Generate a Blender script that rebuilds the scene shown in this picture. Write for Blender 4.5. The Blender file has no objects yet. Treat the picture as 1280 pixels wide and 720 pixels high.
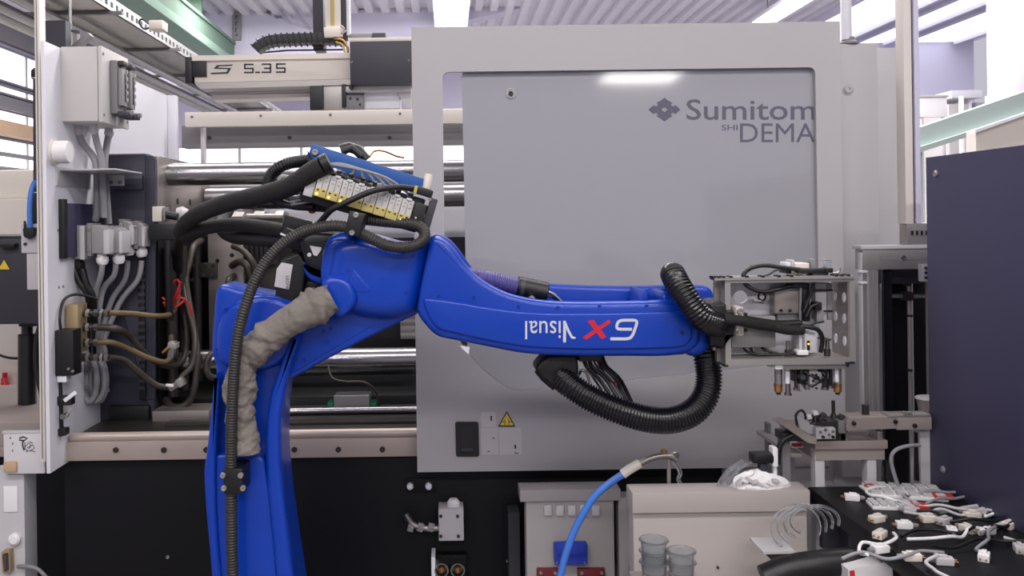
import bpy, bmesh, math, random
from mathutils import Vector, Matrix
from mathutils.geometry import tessellate_polygon
random.seed(7)
SC = bpy.context.scene
COL = SC.collection
# ------------------------------------------------------------------ camera
F, CX, CY, ZC = 1100.0, 560.0, 275.0, 1.65     # focal length in px, vanishing point in px, eye height in m
ROLL = math.radians(0.8)
cam_d = bpy.data.cameras.new('camera'); cam = bpy.data.objects.new('camera', cam_d); COL.objects.link(cam)
cam_d.sensor_width = 36.0; cam_d.lens = F / 1280 * 36.0
cam_d.shift_x = (640 - CX) / 1280; cam_d.shift_y = -(360 - CY) / 1280
cam_d.clip_start = 0.05; cam_d.clip_end = 100
cam.location = (0, 0, ZC); cam.rotation_euler = (math.radians(90), ROLL, 0)
SC.camera = cam
# ------------------------------------------------------------------ world, exposure
world = bpy.data.worlds.new('world'); SC.world = world; world.use_nodes = True
bgn = world.node_tree.nodes['Background']
bgn.inputs[0].default_value = (0.80, 0.78, 0.90, 1); bgn.inputs[1].default_value = 0.55
SC.view_settings.view_transform = 'Standard'; SC.view_settings.look = 'None'
SC.view_settings.gamma = 1.0; SC.view_settings.use_curve_mapping = False
SC.view_settings.exposure = 0.25
# ------------------------------------------------------------------ hall lamps (rows of ceiling lamps) and an added fill row
def area(name, loc, sx, sy, power, col=(1, 0.96, 0.95), rot=(0, 0, 0)):
    l = bpy.data.lights.new(name, 'AREA'); l.shape = 'RECTANGLE'; l.size = sx; l.size_y = sy
    l.energy = power; l.color = col
    o = bpy.data.objects.new(name, l); COL.objects.link(o); o.location = loc; o.rotation_euler = rot
    return o
area('lamp_or_fill_row', (0.2, -0.4, 4.45), 7.0, 0.5, 170)
area('lamp_or_fill_row', (0.4, -4.0, 4.45), 8.0, 0.5, 330)  # added fill row behind the camera, brightens the door front
area('lamp_or_fill_row', (3.9, -12.5, 4.45), 1.5, 1.2, 120)
area('lamp_or_fill_row', (0.6, 3.7, 4.45), 6.0, 0.5, 150)
area('lamp_or_fill_row', (1.0, 7.5, 4.45), 9.0, 0.6, 420)
area('lamp_or_fill_row', (0.0, 10.4, 4.5), 9.0, 0.6, 420)
# ------------------------------------------------------------------ colour and materials
def lin(c):
    c = c / 255.0
    return c / 12.92 if c <= 0.04045 else ((c + 0.055) / 1.055) ** 2.4
MATS = {}
def mat(name, rgb, rough=0.5, metal=0.0, var=0.06, scale=8.0, bump=0.0, bscale=60.0, spec=0.5, coat=0.0, emit=None, estr=0.0, trans=0.0, alpha=1.0, stretch=None):
    m = bpy.data.materials.new(name); m.use_nodes = True
    nt = m.node_tree; b = nt.nodes['Principled BSDF']
    L = [lin(x) for x in rgb]
    tc = nt.nodes.new('ShaderNodeTexCoord'); mp = nt.nodes.new('ShaderNodeMapping')
    nt.links.new(tc.outputs['Object'], mp.inputs[0])
    if stretch: mp.inputs['Scale'].default_value = stretch
    n = nt.nodes.new('ShaderNodeTexNoise'); n.inputs['Scale'].default_value = scale; n.inputs['Detail'].default_value = 4
    nt.links.new(mp.outputs[0], n.inputs['Vector'])
    mx = nt.nodes.new('ShaderNodeMix'); mx.data_type = 'RGBA'
    nt.links.new(n.outputs['Fac'], mx.inputs[0])
    mx.inputs[6].default_value = [max(0, x * (1 - var)) for x in L] + [1]
    mx.inputs[7].default_value = [min(1, x * (1 + var)) for x in L] + [1]
    nt.links.new(mx.outputs[2], b.inputs['Base Color'])
    b.inputs['Roughness'].default_value = rough; b.inputs['Metallic'].default_value = metal
    b.inputs['Specular IOR Level'].default_value = spec
    if coat: b.inputs['Coat Weight'].default_value = coat; b.inputs['Coat Roughness'].default_value = 0.08
    if trans: b.inputs['Transmission Weight'].default_value = trans; b.inputs['IOR'].default_value = 1.3
    if alpha < 1: b.inputs['Alpha'].default_value = alpha
    if bump:
        n2 = nt.nodes.new('ShaderNodeTexNoise'); n2.inputs['Scale'].default_value = bscale; n2.inputs['Detail'].default_value = 5
        nt.links.new(mp.outputs[0], n2.inputs['Vector'])
        bp = nt.nodes.new('ShaderNodeBump'); bp.inputs['Strength'].default_value = bump; bp.inputs['Distance'].default_value = 0.01
        nt.links.new(n2.outputs['Fac'], bp.inputs['Height']); nt.links.new(bp.outputs[0], b.inputs['Normal'])
    if emit:
        b.inputs['Emission Color'].default_value = [lin(x) for x in emit] + [1]; b.inputs['Emission Strength'].default_value = estr
    MATS[name] = m
    return m
M = MATS
mat('door_grey', (179, 176, 178), 0.42, var=0.015)
mat('guard_grey', (190, 188, 190), 0.45, var=0.015)
mat('pane_grey', (163, 162, 168), 0.06, var=0.01, spec=0.62)
mat('print_grey', (92, 92, 108), 0.5)
mat('white_panel', (222, 221, 228), 0.45, var=0.02)
mat('cream_paint', (222, 214, 204), 0.45, var=0.02)
mat('box_grey', (196, 192, 190), 0.5, var=0.02)
mat('light_grey', (188, 186, 188), 0.5, var=0.03)
mat('mid_grey', (128, 126, 128), 0.5, var=0.05)
mat('hood_grey', (140, 138, 138), 0.5, var=0.05)
mat('dark_grey', (52, 52, 60), 0.5, var=0.08)
mat('slate', (54, 54, 68), 0.42, var=0.08, scale=3)
mat('bed_black', (15, 15, 19), 0.5, var=0.2, scale=4, spec=0.2)
mat('black', (15, 15, 17), 0.45, var=0.15)
mat('black_rubber', (16, 15, 16), 0.5, var=0.2)
mat('black_gloss', (14, 14, 17), 0.22, var=0.1, spec=0.6)
mat('braid', (25, 23, 22), 0.7, var=0.25, scale=90, bump=0.5, bscale=260)
mat('hose_grey', (46, 43, 42), 0.5, var=0.15, scale=30)
mat('hydraulic_hose', (56, 50, 44), 0.45, var=0.2, scale=40)
mat('yellow_hose', (108, 90, 62), 0.5, var=0.3, scale=60)
mat('cable_grey', (140, 139, 144), 0.5, var=0.05)
mat('chrome', (166, 164, 166), 0.26, 1.0, var=0.04, stretch=(1, 30, 30))
mat('steel', (150, 146, 142), 0.35, 1.0, var=0.12, scale=10)
mat('steel_plate', (158, 150, 146), 0.42, 0.7, var=0.12, scale=6, bump=0.05, bscale=40)
mat('dark_steel', (66, 61, 59), 0.45, 0.6, var=0.2, scale=8)
mat('galvanised', (168, 168, 166), 0.4, 0.8, var=0.18, scale=14, bump=0.1)
mat('alu', (168, 164, 160), 0.38, 0.6, var=0.06)
mat('rail_beige', (176, 162, 154), 0.4, 0.3, var=0.05)
mat('brass', (170, 128, 80), 0.35, 0.8, var=0.15, scale=30)
mat('brass_dull', (168, 148, 112), 0.45, 0.4, var=0.1, scale=20)
mat('robot_blue', (5, 58, 168), 0.3, var=0.04, scale=5, coat=0.15, spec=0.4)
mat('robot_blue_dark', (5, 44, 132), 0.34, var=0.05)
mat('plate_blue', (28, 84, 160), 0.4, var=0.05)
mat('sleeve', (124, 117, 111), 0.85, var=0.12, scale=20, bump=0.7, bscale=45)
mat('purple_hose', (78, 70, 132), 0.4, var=0.1)
mat('valve_grey', (186, 184, 182), 0.5)
mat('valve_yellow', (188, 172, 104), 0.5)
mat('led', (255, 225, 90), 0.4, emit=(255, 220, 90), estr=3.0)
mat('led_orange', (255, 160, 50), 0.4, emit=(255, 160, 50), estr=3.0)
mat('letter_white', (205, 205, 212), 0.5)
mat('letter_red', (205, 24, 52), 0.45)
mat('letter_black', (40, 40, 46), 0.5)
mat('sign_yellow', (226, 198, 60), 0.5)
mat('sticker', (205, 202, 204), 0.5)
mat('sticker_dull', (196, 192, 194), 0.5)
mat('red', (196, 40, 42), 0.5)
mat('dark_red', (104, 26, 34), 0.45)
mat('socket_blue', (34, 58, 170), 0.4)
mat('hose_blue', (66, 118, 205), 0.35)
mat('girder_green', (100, 124, 109), 0.85, var=0.05)
mat('girder_green_lit', (124, 150, 135), 0.85, var=0.05)  # girder green lightened for the flange that catches the light
mat('girder_haze', (176, 190, 186), 0.8, var=0.04)  # girder green paled, far-hall haze put into the colour
mat('green', (30, 110, 80), 0.5)
mat('wall_lavender', (206, 203, 222), 0.7, var=0.02, scale=2)
mat('deck', (222, 220, 228), 0.5, 0.0, var=0.08)
mat('floor', (120, 116, 114), 0.35, var=0.12, scale=1.5)
mat('lamp_glow', (255, 255, 255), 0.5, emit=(255, 250, 252), estr=9.0)
mat('window_glow', (255, 255, 255), 0.4, emit=(246, 244, 255), estr=1.6)
mat('tan', (188, 158, 126), 0.6, var=0.08)
mat('cabinet_navy', (58, 55, 84), 0.5, var=0.06, scale=2)
mat('dark_glass', (16, 16, 20), 0.12, var=0.1)
mat('table_grey', (150, 140, 134), 0.45, var=0.08)
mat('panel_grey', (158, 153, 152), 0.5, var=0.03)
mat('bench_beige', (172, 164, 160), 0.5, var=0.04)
mat('clear_plastic', (235, 238, 240), 0.05, trans=0.92, var=0.0)
mat('white_plastic', (232, 230, 230), 0.4, var=0.03)
# ------------------------------------------------------------------ pixels to places
CR, SR = math.cos(ROLL), math.sin(ROLL)
def W(px, py, d):
    u, v = px - CX, py - CY
    x = u * CR - v * SR; dn = u * SR + v * CR
    return Vector((x * d / F, d, ZC - dn * d / F))
def S(n, d): return n * d / F            # n px at distance d, in metres
# ------------------------------------------------------------------ mesh kit
class MB:
    def __init__(s): s.v = []; s.f = []
    def add(s, vs, fs):
        b = len(s.v); s.v += [Vector(p) for p in vs]; s.f += [[i + b for i in q] for q in fs]; return s
    def box(s, x0, x1, y0, y1, z0, z1, r=0.0, mtx=None):
        x0, x1 = min(x0, x1), max(x0, x1); y0, y1 = min(y0, y1), max(y0, y1); z0, z1 = min(z0, z1), max(z0, z1)
        r = min(r, (x1 - x0) * .45, (y1 - y0) * .45, (z1 - z0) * .45)
        if r <= 0:
            vs = [(x, y, z) for z in (z0, z1) for y in (y0, y1) for x in (x0, x1)]
            fs = [(0, 2, 3, 1), (4, 5, 7, 6), (0, 1, 5, 4), (2, 6, 7, 3), (0, 4, 6, 2), (1, 3, 7, 5)]
        else:
            bm = bmesh.new(); bmesh.ops.create_cube(bm, size=1)
            for v in bm.verts:
                v.co = Vector(((x0 + x1) / 2 + v.co.x * (x1 - x0), (y0 + y1) / 2 + v.co.y * (y1 - y0), (z0 + z1) / 2 + v.co.z * (z1 - z0)))
            bmesh.ops.bevel(bm, geom=bm.edges[:], offset=r, segments=2, profile=0.6, affect='EDGES')
            bm.verts.index_update()
            vs = [v.co.copy() for v in bm.verts]; fs = [[v.index for v in f.verts] for f in bm.faces]; bm.free()
        if mtx is not None: vs = [mtx @ Vector(p) for p in vs]
        return s.add(vs, fs)
    def rings(s, rings, cap=True, closed=False):
        n = len(rings[0]); b = len(s.v)
        for r in rings: s.v += [Vector(p) for p in r]
        m = len(rings)
        for i in range(m if closed else m - 1):
            for j in range(n):
                a = b + i * n + j; a2 = b + i * n + (j + 1) % n
                c = b + ((i + 1) % m) * n + j; c2 = b + ((i + 1) % m) * n + (j + 1) % n
                s.f.append([a, a2, c2, c])
        if cap and not closed:
            s.f.append([b + j for j in range(n)][::-1]); s.f.append([b + (m - 1) * n + j for j in range(n)])
        return s
    def tube(s, pts, r, n=10, prof=None, cap=True):
        pts = [Vector(p) for p in pts]
        rad = r if callable(r) else (lambda t: r)
        t0 = (pts[1] - pts[0]).normalized()
        up = Vector((0, 0, 1)) if abs(t0.z) < .9 else Vector((0, 1, 0))
        nx = t0.cross(up).normalized(); rg = []
        L = [0.0]
        for a, b in zip(pts, pts[1:]): L.append(L[-1] + (b - a).length)
        for i, p in enumerate(pts):
            t = (pts[min(i + 1, len(pts) - 1)] - pts[max(i - 1, 0)])
            t = t.normalized() if t.length > 1e-9 else t0
            nx = (nx - t * nx.dot(t)); nx = nx.normalized() if nx.length > 1e-6 else t.orthogonal().normalized()
            ny = t.cross(nx); q = rad(L[i])
            rg.append([p + (nx * math.cos(2 * math.pi * k / n) + ny * math.sin(2 * math.pi * k / n)) * q for k in range(n)])
        return s.rings(rg, cap)
    def cyl(s, p0, p1, r, n=16, r1=None, ch=0.0):
        p0, p1 = Vector(p0), Vector(p1); r1 = r if r1 is None else r1
        d = (p1 - p0); l = d.length; d = d / l; a = d.orthogonal().normalized(); b = d.cross(a)
        def ring(p, q): return [p + (a * math.cos(2 * math.pi * k / n) + b * math.sin(2 * math.pi * k / n)) * q for k in range(n)]
        if ch > 0:
            return s.rings([ring(p0, r - ch), ring(p0 + d * ch, r), ring(p1 - d * ch, r1), ring(p1, r1 - ch)])
        return s.rings([ring(p0, r), ring(p1, r1)])
    def lathe(s, p0, axis, prof, n=20):
        p0 = Vector(p0); d = Vector(axis).normalized(); a = d.orthogonal().normalized(); b = d.cross(a)
        return s.rings([[p0 + d * h + (a * math.cos(2 * math.pi * k / n) + b * math.sin(2 * math.pi * k / n)) * max(q, 1e-5) for k in range(n)] for q, h in prof])
    def prism(s, pts, d0, d1):
        """pts: list of (x, z) world, extruded between depths d0 and d1"""
        n = len(pts)
        ar = sum(pts[i][0] * pts[(i + 1) % n][1] - pts[(i + 1) % n][0] * pts[i][1] for i in range(n))
        if ar < 0: pts = pts[::-1]
        b = len(s.v)
        s.v += [Vector((x, d0, z)) for x, z in pts] + [Vector((x, d1, z)) for x, z in pts]
        s.f.append([b + i for i in range(n)]); s.f.append([b + n + i for i in range(n)][::-1])
        for i in range(n): s.f.append([b + i, b + n + i, b + n + (i + 1) % n, b + (i + 1) % n])
        return s
    def pillow(s, pts, d0, d1, r, steps=4, rb=None, dome=False):
        """rounded-edge prism of an (x, z) outline"""
        n = len(pts)
        ar = sum(pts[i][0] * pts[(i + 1) % n][1] - pts[(i + 1) % n][0] * pts[i][1] for i in range(n))
        if ar < 0: pts = pts[::-1]
        P = [Vector((x, z)) for x, z in pts]; N = []
        for i in range(n):
            e1 = P[i] - P[i - 1]; e2 = P[(i + 1) % n] - P[i]
            n1 = Vector((-e1.y, e1.x)).normalized(); n2 = Vector((-e2.y, e2.x)).normalized()
            m = n1 + n2; m = m.normalized() if m.length > 1e-6 else n1
            N.append(m / max(0.5, m.dot(n1)))
        rb = r if rb is None else rb
        seq = [(r * (1 - math.sin(a)), d0 + r * (1 - math.cos(a))) for a in [math.pi / 2 * k / steps for k in range(steps + 1)]]
        seq += [(rb * (1 - math.sin(a)), d1 - rb * (1 - math.cos(a))) for a in [math.pi / 2 * k / steps for k in range(steps, -1, -1)]] if rb > 0 else [(0, d1)]
        if dome:
            cx = sum(p.x for p in P) / n; cz = sum(p.y for p in P) / n; R = sum(math.hypot(p.x - cx, p.y - cz) for p in P) / n
            N = [Vector((cx - p.x, cz - p.y)) / R for p in P]
        rg = [[Vector((P[i].x + N[i].x * ins, y, P[i].y + N[i].y * ins)) for i in range(n)] for ins, y in seq]
        s.rings(rg, cap=True)
        return s
    def holed(s, outer, holes, d0, d1):
        """slab with holes, (x, z) outlines"""
        loops = [outer] + holes; flat = [p for l in loops for p in l]
        tris = tessellate_polygon([[Vector((x, z, 0)) for x, z in l] for l in loops])
        b = len(s.v); n = len(flat)
        s.v += [Vector((x, d0, z)) for x, z in flat] + [Vector((x, d1, z)) for x, z in flat]
        for t in tris:
            s.f.append([b + i for i in t]); s.f.append([b + n + i for i in t][::-1])
        o = 0
        for l in loops:
            k = len(l)
            for i in range(k): s.f.append([b + o + i, b + o + (i + 1) % k, b + n + o + (i + 1) % k, b + n + o + i])
            o += k
        return s
    def xf(s, mtx):
        s.v = [mtx @ p for p in s.v]; return s
    def mesh(s, name, m, ang=35):
        me = bpy.data.meshes.new(name); me.from_pydata([tuple(p) for p in s.v], [], s.f)
        bm = bmesh.new(); bm.from_mesh(me); bmesh.ops.recalc_face_normals(bm, faces=bm.faces[:]); bm.to_mesh(me); bm.free()
        me.polygons.foreach_set('use_smooth', [True] * len(me.polygons))
        me.set_sharp_from_angle(angle=math.radians(ang))
        me.materials.append(M[m] if isinstance(m, str) else m)
        return me
POS = {}
def link(o, parent, pos):
    COL.objects.link(o); o.location = pos; POS[o.name] = Vector(pos)
    if parent is not None:
        o.parent = parent; o.matrix_parent_inverse = Matrix.Translation(-POS[parent.name])
    return o
def put(name, mb, m, parent=None, ang=35, label=None):
    """one mesh object with its origin in its middle"""
    xs = [p.x for p in mb.v]; ys = [p.y for p in mb.v]; zs = [p.z for p in mb.v]
    c = Vector(((min(xs) + max(xs)) / 2, (min(ys) + max(ys)) / 2, (min(zs) + max(zs)) / 2))
    mb.v = [p - c for p in mb.v]
    o = bpy.data.objects.new(name, mb.mesh(name, m, ang)); link(o, parent, c)
    if label: o['label'] = label
    return o
def again(o, off, parent=None, rot=None):
    c = o.copy(); link(c, parent, POS[o.name] + Vector(off))
    if rot: c.rotation_euler = rot
    return c
def tag(o, label, cat, group=None):
    o['label'] = label; o['category'] = cat
    if group: o['group'] = group
    return o
def thing(name, label, cat, loc, group=None):
    o = bpy.data.objects.new(name, None); o.empty_display_size = 0.05; link(o, None, loc)
    return tag(o, label, cat, group)
def struct(o): o['kind'] = 'structure'; return o
# px helpers ---------------------------------------------------------------
def P2(pts, d): return [(W(x, y, d).x, W(x, y, d).z) for x, y in pts]
def rpts(pts, rad, seg=5):
    """round the corners of a polygon (list of (x, y)); rad one number or one per corner"""
    n = len(pts); out = []
    for i in range(n):
        p = Vector(pts[i]); a = Vector(pts[i - 1]); b = Vector(pts[(i + 1) % n]); r = rad[i] if isinstance(rad, (list, tuple)) else rad
        da = (a - p); db = (b - p); t = min(r, da.length * .48, db.length * .48)
        if t < 1e-6: out.append(tuple(p)); continue
        pa = p + da.normalized() * t; pb = p + db.normalized() * t
        for k in range(seg + 1):
            q = k / seg; out.append(tuple(pa * (1 - q) ** 2 + p * 2 * q * (1 - q) + pb * q * q))
    return out
def smooth(pts, n=6, closed=False):
    P = [Vector(p) for p in pts]; m = len(P); out = []
    for i in range(m if closed else m - 1):
        if closed: a, b, c, d = P[i - 1], P[i], P[(i + 1) % m], P[(i + 2) % m]
        else: a, b, c, d = P[max(i - 1, 0)], P[i], P[i + 1], P[min(i + 2, m - 1)]
        for k in range(n):
            t = k / n
            out.append(0.5 * ((2 * b) + (c - a) * t + (2 * a - 5 * b + 4 * c - d) * t * t + (3 * b - a - 3 * c + d) * t ** 3))
    if not closed: out.append(P[-1])
    return out
def pbox(name, x0, y0, x1, y1, d0, d1, m, parent=None, r=0.003, label=None):
    a, b = W(x0, y0, d0), W(x1, y1, d0)
    return put(name, MB().box(a.x, b.x, d0, d1, a.z, b.z, r), m, parent, label=label)
def pslab(name, pts, d0, d1, m, parent=None, r=0.0, label=None, rb=None, ang=35, dome=False):
    q = P2(pts, d0); mb = MB()
    (mb.pillow(q, d0, d1, r, rb=rb, dome=dome, steps=7 if dome else 4) if r > 0 else mb.prism(q, d0, d1))
    return put(name, mb, m, parent, ang=ang, label=label)
def rmb(mb, cx, cy, w, h, ang, d0, d1, r=0.0):
    """box rotated in the picture plane: centre, size in px at d0, angle in degrees (clockwise)"""
    c = W(cx, cy, d0)
    mt = Matrix.Translation((c.x, 0, c.z)) @ Matrix.Rotation(math.radians(ang) - ROLL, 4, 'Y')
    return mb.box(-S(w, d0) / 2, S(w, d0) / 2, d0, d1, -S(h, d0) / 2, S(h, d0) / 2, r, mt)
def rbox(name, cx, cy, w, h, ang, d0, d1, m, parent=None, r=0.002, label=None):
    return put(name, rmb(MB(), cx, cy, w, h, ang, d0, d1, r), m, parent, label=label)
def path(pts, n=8): return smooth([W(*p) for p in pts], n)
def ptube(name, pts, rpx, m, parent=None, n=8, sides=10, label=None):
    d = pts[len(pts) // 2][2]
    return put(name, MB().tube(path(pts, n), S(rpx, d), sides), m, parent, ang=60, label=label)
def resample(P, step):
    out = [P[0]]; acc = 0.0
    for a, b in zip(P, P[1:]):
        l = (b - a).length
        while acc + l >= step:
            t = (step - acc) / l; a = a.lerp(b, t); out.append(a); l = (b - a).length; acc = 0.0
        acc += l
    return out
def phose(name, pts, rpx, m, parent=None, pitch=0.007, depth=0.12, sides=14, label=None):
    """corrugated hose: a real ring for every ridge"""
    d = pts[len(pts) // 2][2]; r = S(rpx, d)
    P = resample(path(pts, 12), pitch / 4)
    seq = [1.0, 1.0, 1 - depth, 1 - depth]
    k = [0]
    def rad(_):
        q = seq[k[0] % 4]; k[0] += 1; return r * q
    return put(name, MB().tube(P, rad, sides), m, parent, ang=80, label=label)
def pcyl(name, px, py, d0, d1, rpx, m, parent=None, n=18, ch=0.0, label=None):
    a = W(px, py, d0); b = Vector((a.x, d1, a.z))
    return put(name, MB().cyl(a, b, S(rpx, d0), n, ch=ch), m, parent, label=label)
def ctube(name, p0, p1, r, m, parent=None, n=16, ch=0.0, label=None):
    return put(name, MB().cyl(p0, p1, r, n, ch=ch), m, parent, label=label)
BOLT = {}
def bolt(px, py, d, rpx, m='steel', parent=None, name='bolt', h=0.006):
    """socket-head bolt facing the viewer, sitting on the surface at distance d"""
    r = round(S(rpx, d), 4); key = (r, m, h)
    if key not in BOLT:
        BOLT[key] = MB().lathe((0, 0, 0), (0, -1, 0), [(r, -0.002), (r, h * .75), (r * .85, h), (r * .45, h), (r * .42, h * .5)], 10).mesh('bolt', m)
    o = bpy.data.objects.new(name, BOLT[key]); return link(o, parent, W(px, py, d))
def ptext(name, s, x0, y0, x1, y1, d, m, parent=None, flip=False, ext=0.0008, rot90=False, label=None, bold=0.0):
    """lettering that fills the px rectangle on a surface at distance d"""
    cu = bpy.data.curves.new(name, 'FONT'); cu.body = s; cu.extrude = 0.01; cu.resolution_u = 3; cu.offset = bold
    t = bpy.data.objects.new(name, cu); me = bpy.data.meshes.new_from_object(t)
    vs = [v.co.copy() for v in me.vertices]; fs = [list(p.vertices) for p in me.polygons]
    bpy.data.objects.remove(t); bpy.data.meshes.remove(me)
    if rot90: vs = [Vector((v.y, -v.x, v.z)) for v in vs]
    if flip: vs = [Vector((-v.x, -v.y, v.z)) for v in vs]
    ax = min(v.x for v in vs); bx = max(v.x for v in vs); ay = min(v.y for v in vs); by = max(v.y for v in vs)
    mb = MB()
    a, b, c = W(x0, y1, d), W(x1, y1, d), W(x0, y0, d)
    mb.add([a + (b - a) * ((v.x - ax) / (bx - ax)) + (c - a) * ((v.y - ay) / (by - ay)) - Vector((0, ext if v.z > 0 else -ext, 0)) for v in vs], fs)
    return put(name, mb, m, parent, label=label)

def stroke(mb, pts, w, d0, d1):
    """flat ribbon along px points, w px wide"""
    P = [Vector(p) for p in pts]; Lf = []; Rt = []
    for i, p in enumerate(P):
        t = (P[min(i + 1, len(P) - 1)] - P[max(i - 1, 0)]).normalized(); n_ = Vector((-t.y, t.x)) * w / 2
        Lf.append(tuple(p + n_)); Rt.append(tuple(p - n_))
    for i in range(len(P) - 1):
        mb.prism(P2([Lf[i], Lf[i + 1], Rt[i + 1], Rt[i]], d0), d0, d1)
    return mb
# ================================================================== THE HALL
ZCEIL = 4.6
struct(put('floor', MB().box(-6.5, 9.0, -15, 15.3, -0.1, 0), 'floor'))
struct(put('wall_back', MB().box(-6.4, 9.0, 15.0, 15.2, 0, ZCEIL), 'wall_lavender'))
struct(put('wall_left', MB().box(-6.4, -6.2, -15, 15.0, 0, ZCEIL), 'wall_lavender'))
# corrugated deck: trapezoid ribs running away from the viewer
mb = MB(); xs = []; x = -6.4
while x < 9.0:
    xs += [(x, 0.0), (x + .10, 0.0), (x + .12, .07), (x + .20, .07)]; x += .22
for k, (x, z) in enumerate(xs):
    mb.v += [Vector((x, -15, ZCEIL + z)), Vector((x, 15.2, ZCEIL + z))]
    if k: mb.f.append([2 * k - 2, 2 * k - 1, 2 * k + 1, 2 * k])
struct(put('ceiling', mb, 'deck', ang=20))
# ribbon windows along the left wall
X0 = -6.195
for i, (h0, h1) in enumerate([(2.03, 2.47), (1.86, 1.94), (1.45, 1.60), (1.03, 1.20), (.83, .97)]):
    w = struct(put('window_%d' % (i + 1), MB().box(X0, X0 + .02, 6.0, 14.9, ZC + h0, ZC + h1), 'window_glow'))
    put('window_frame', MB().box(X0, X0 + .05, 5.95, 14.95, ZC + h1, ZC + h1 + .03), 'mid_grey', w)
    put('window_sill', MB().box(X0, X0 + .06, 5.95, 14.95, ZC + h0 - .03, ZC + h0), 'mid_grey', w)
    for k in range(6): put('mullion', MB().box(X0, X0 + .04, 6.5 + k * 1.6, 6.55 + k * 1.6, ZC + h0, ZC + h1), 'light_grey', w)
struct(put('trim_1', MB().box(X0, X0 + .25, 4.0, 14.95, ZC + 1.24, ZC + 1.43, .01), 'tan'))
struct(put('trim_2', MB().box(X0, X0 + .08, 4.0, 14.95, ZC + 2.56, ZC + 2.80, .01), 'mid_grey'))
struct(put('trim_3', MB().box(X0, X0 + .10, 4.0, 14.95, ZC + 1.62, ZC + 1.80, .01), 'mid_grey'))
# sloping roof rafter across the hall
struct(pslab('trim_4', [(180, 12), (326, 12), (345, 24), (388, 38), (400, 22), (520, -1), (570, -14), (760, -14), (700, 0), (588, 24), (545, 34), (545, 80), (180, 110)], 12.5, 12.8, 'wall_lavender'))
# skylights in the deck far right
for i, (xa, xb) in enumerate([(5.6, 6.6), (6.9, 7.4), (7.7, 8.6)]):
    s = struct(put('window_%d' % (6 + i), MB().box(xa, xb, 9.0, 14.9, ZCEIL - .05, ZCEIL - .02), 'window_glow'))
    put('window_frame', MB().box(xa - .06, xa, 9.0, 14.9, ZCEIL - .1, ZCEIL - .005), 'wall_lavender', s)
    put('window_frame', MB().box(xb, xb + .06, 9.0, 14.9, ZCEIL - .1, ZCEIL - .005), 'wall_lavender', s)
w = struct(put('window_9', MB().box(-5.6, 1.5, 14.96, 14.99, ZC + .68, ZC + 1.28), 'window_glow'))  # added glowing panel dressed as a window, whitens the gap behind the tie bars
put('window_frame', MB().box(-5.65, 1.55, 14.94, 15.0, ZC + 1.28, ZC + 1.33), 'light_grey', w); put('window_sill', MB().box(-5.65, 1.55, 14.92, 15.0, ZC + .63, ZC + .68), 'light_grey', w)
for k in range(6): put('mullion', MB().box(-4.6 + k * 1.05, -4.55 + k * 1.05, 14.94, 14.97, ZC + .68, ZC + 1.28), 'light_grey', w)
# ceiling strip lights
def strip_light(x, y0, y1, w, z, label):
    t = thing('strip_light', label, 'light', (x, y0, z), 'strip lights under the roof deck')
    put('housing', MB().box(x - w / 2 - .03, x + w / 2 + .03, y0 - .03, y1 + .03, z + .01, z + .06, .01), 'white_panel', t)
    put('diffuser', MB().box(x - w / 2, x + w / 2, y0, y1, z - .03, z + .01, .01), 'lamp_glow', t)
    for yy in (y0 + .3, y1 - .3): put('hanger', MB().cyl((x, yy, z + .06), (x, yy, ZCEIL + .01), .008, 6), 'galvanised', t)
    return t
strip_light(.08, 10.0, 12.35, .40, 4.32, 'glowing strip light above the sliding door of the machine')
strip_light(-4.6, 8.0, 11.5, .25, 4.32, 'glowing strip light near the ribbon windows')
strip_light(4.4, 9.0, 12.3, .25, 4.32, 'glowing strip light beside the roof skylights')
# green crane girder
t = thing('crane_girder', 'green steel girder running under the roof above the linear robot', 'girder', (-3.1, 3, ZC + 2.2))
put('lower_flange', MB().box(-3.46, -2.96, 3.0, 14.9, ZC + 2.2, ZC + 2.31, .01), 'girder_green_lit', t)
put('web', MB().box(-3.30, -3.0, 3.0, 14.9, ZC + 2.31, ZC + 2.53), 'girder_green', t)
put('upper_flange', MB().box(-3.46, -2.98, 3.0, 14.9, ZC + 2.53, ZC + 2.57), 'girder_green', t)
for k in range(5): put('hanger_plate', MB().box(-3.3, -3.1, 4 + k * 2.4, 4.05 + k * 2.4, ZC + 2.57, ZCEIL + .01), 'girder_green', t)
# far crane girder on the right
t = thing('crane_girder', 'haze-paled green far girder slanting up behind the dark cabinet', 'girder', W(1200, 170, 7.6))
pslab('web', [(1130, 166), (1300, 108), (1300, 136), (1130, 190)], 7.6, 7.75, 'girder_haze', t)
pslab('lower_flange', [(1130, 190), (1300, 136), (1300, 142), (1130, 197)], 7.55, 7.8, 'girder_haze', t)
for x in (1150, 1230): pbox('post', x, 185 - (x - 1130) * .32, x + 8, 514, 7.62, 7.7, 'girder_haze', t)
# lit sign board and machinery far right
t = thing('sign_board', 'white blank board in the far hall behind the aluminium post', 'board', W(1166, 146, 10.0))
pbox('board', 1148, 121, 1184, 146, 10.0, 10.05, 'white_plastic', t)
pbox('frame', 1146, 119, 1186, 121, 9.98, 10.06, 'light_grey', t)
for x in (1152, 1179): put('leg', MB().cyl(W(x, 146, 10.03), Vector((W(x, 146, 10.03).x, 10.03, 0)), .02, 8), 'light_grey', t)
t = thing('far_machine', 'tan and grey machine in the far hall beside the white board', 'machine', W(1200, 190, 10.6))
pbox('cabinet', 1186, 130, 1215, 446, 10.6, 11.2, 'box_grey', t)
pbox('hood', 1190, 113, 1228, 122, 10.5, 11.3, 'white_panel', t)
pbox('column', 1214, 122, 1219, 446, 10.55, 10.7, 'white_panel', t)
pbox('side_unit', 1219, 128, 1245, 446, 10.7, 11.2, 'light_grey', t)
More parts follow.
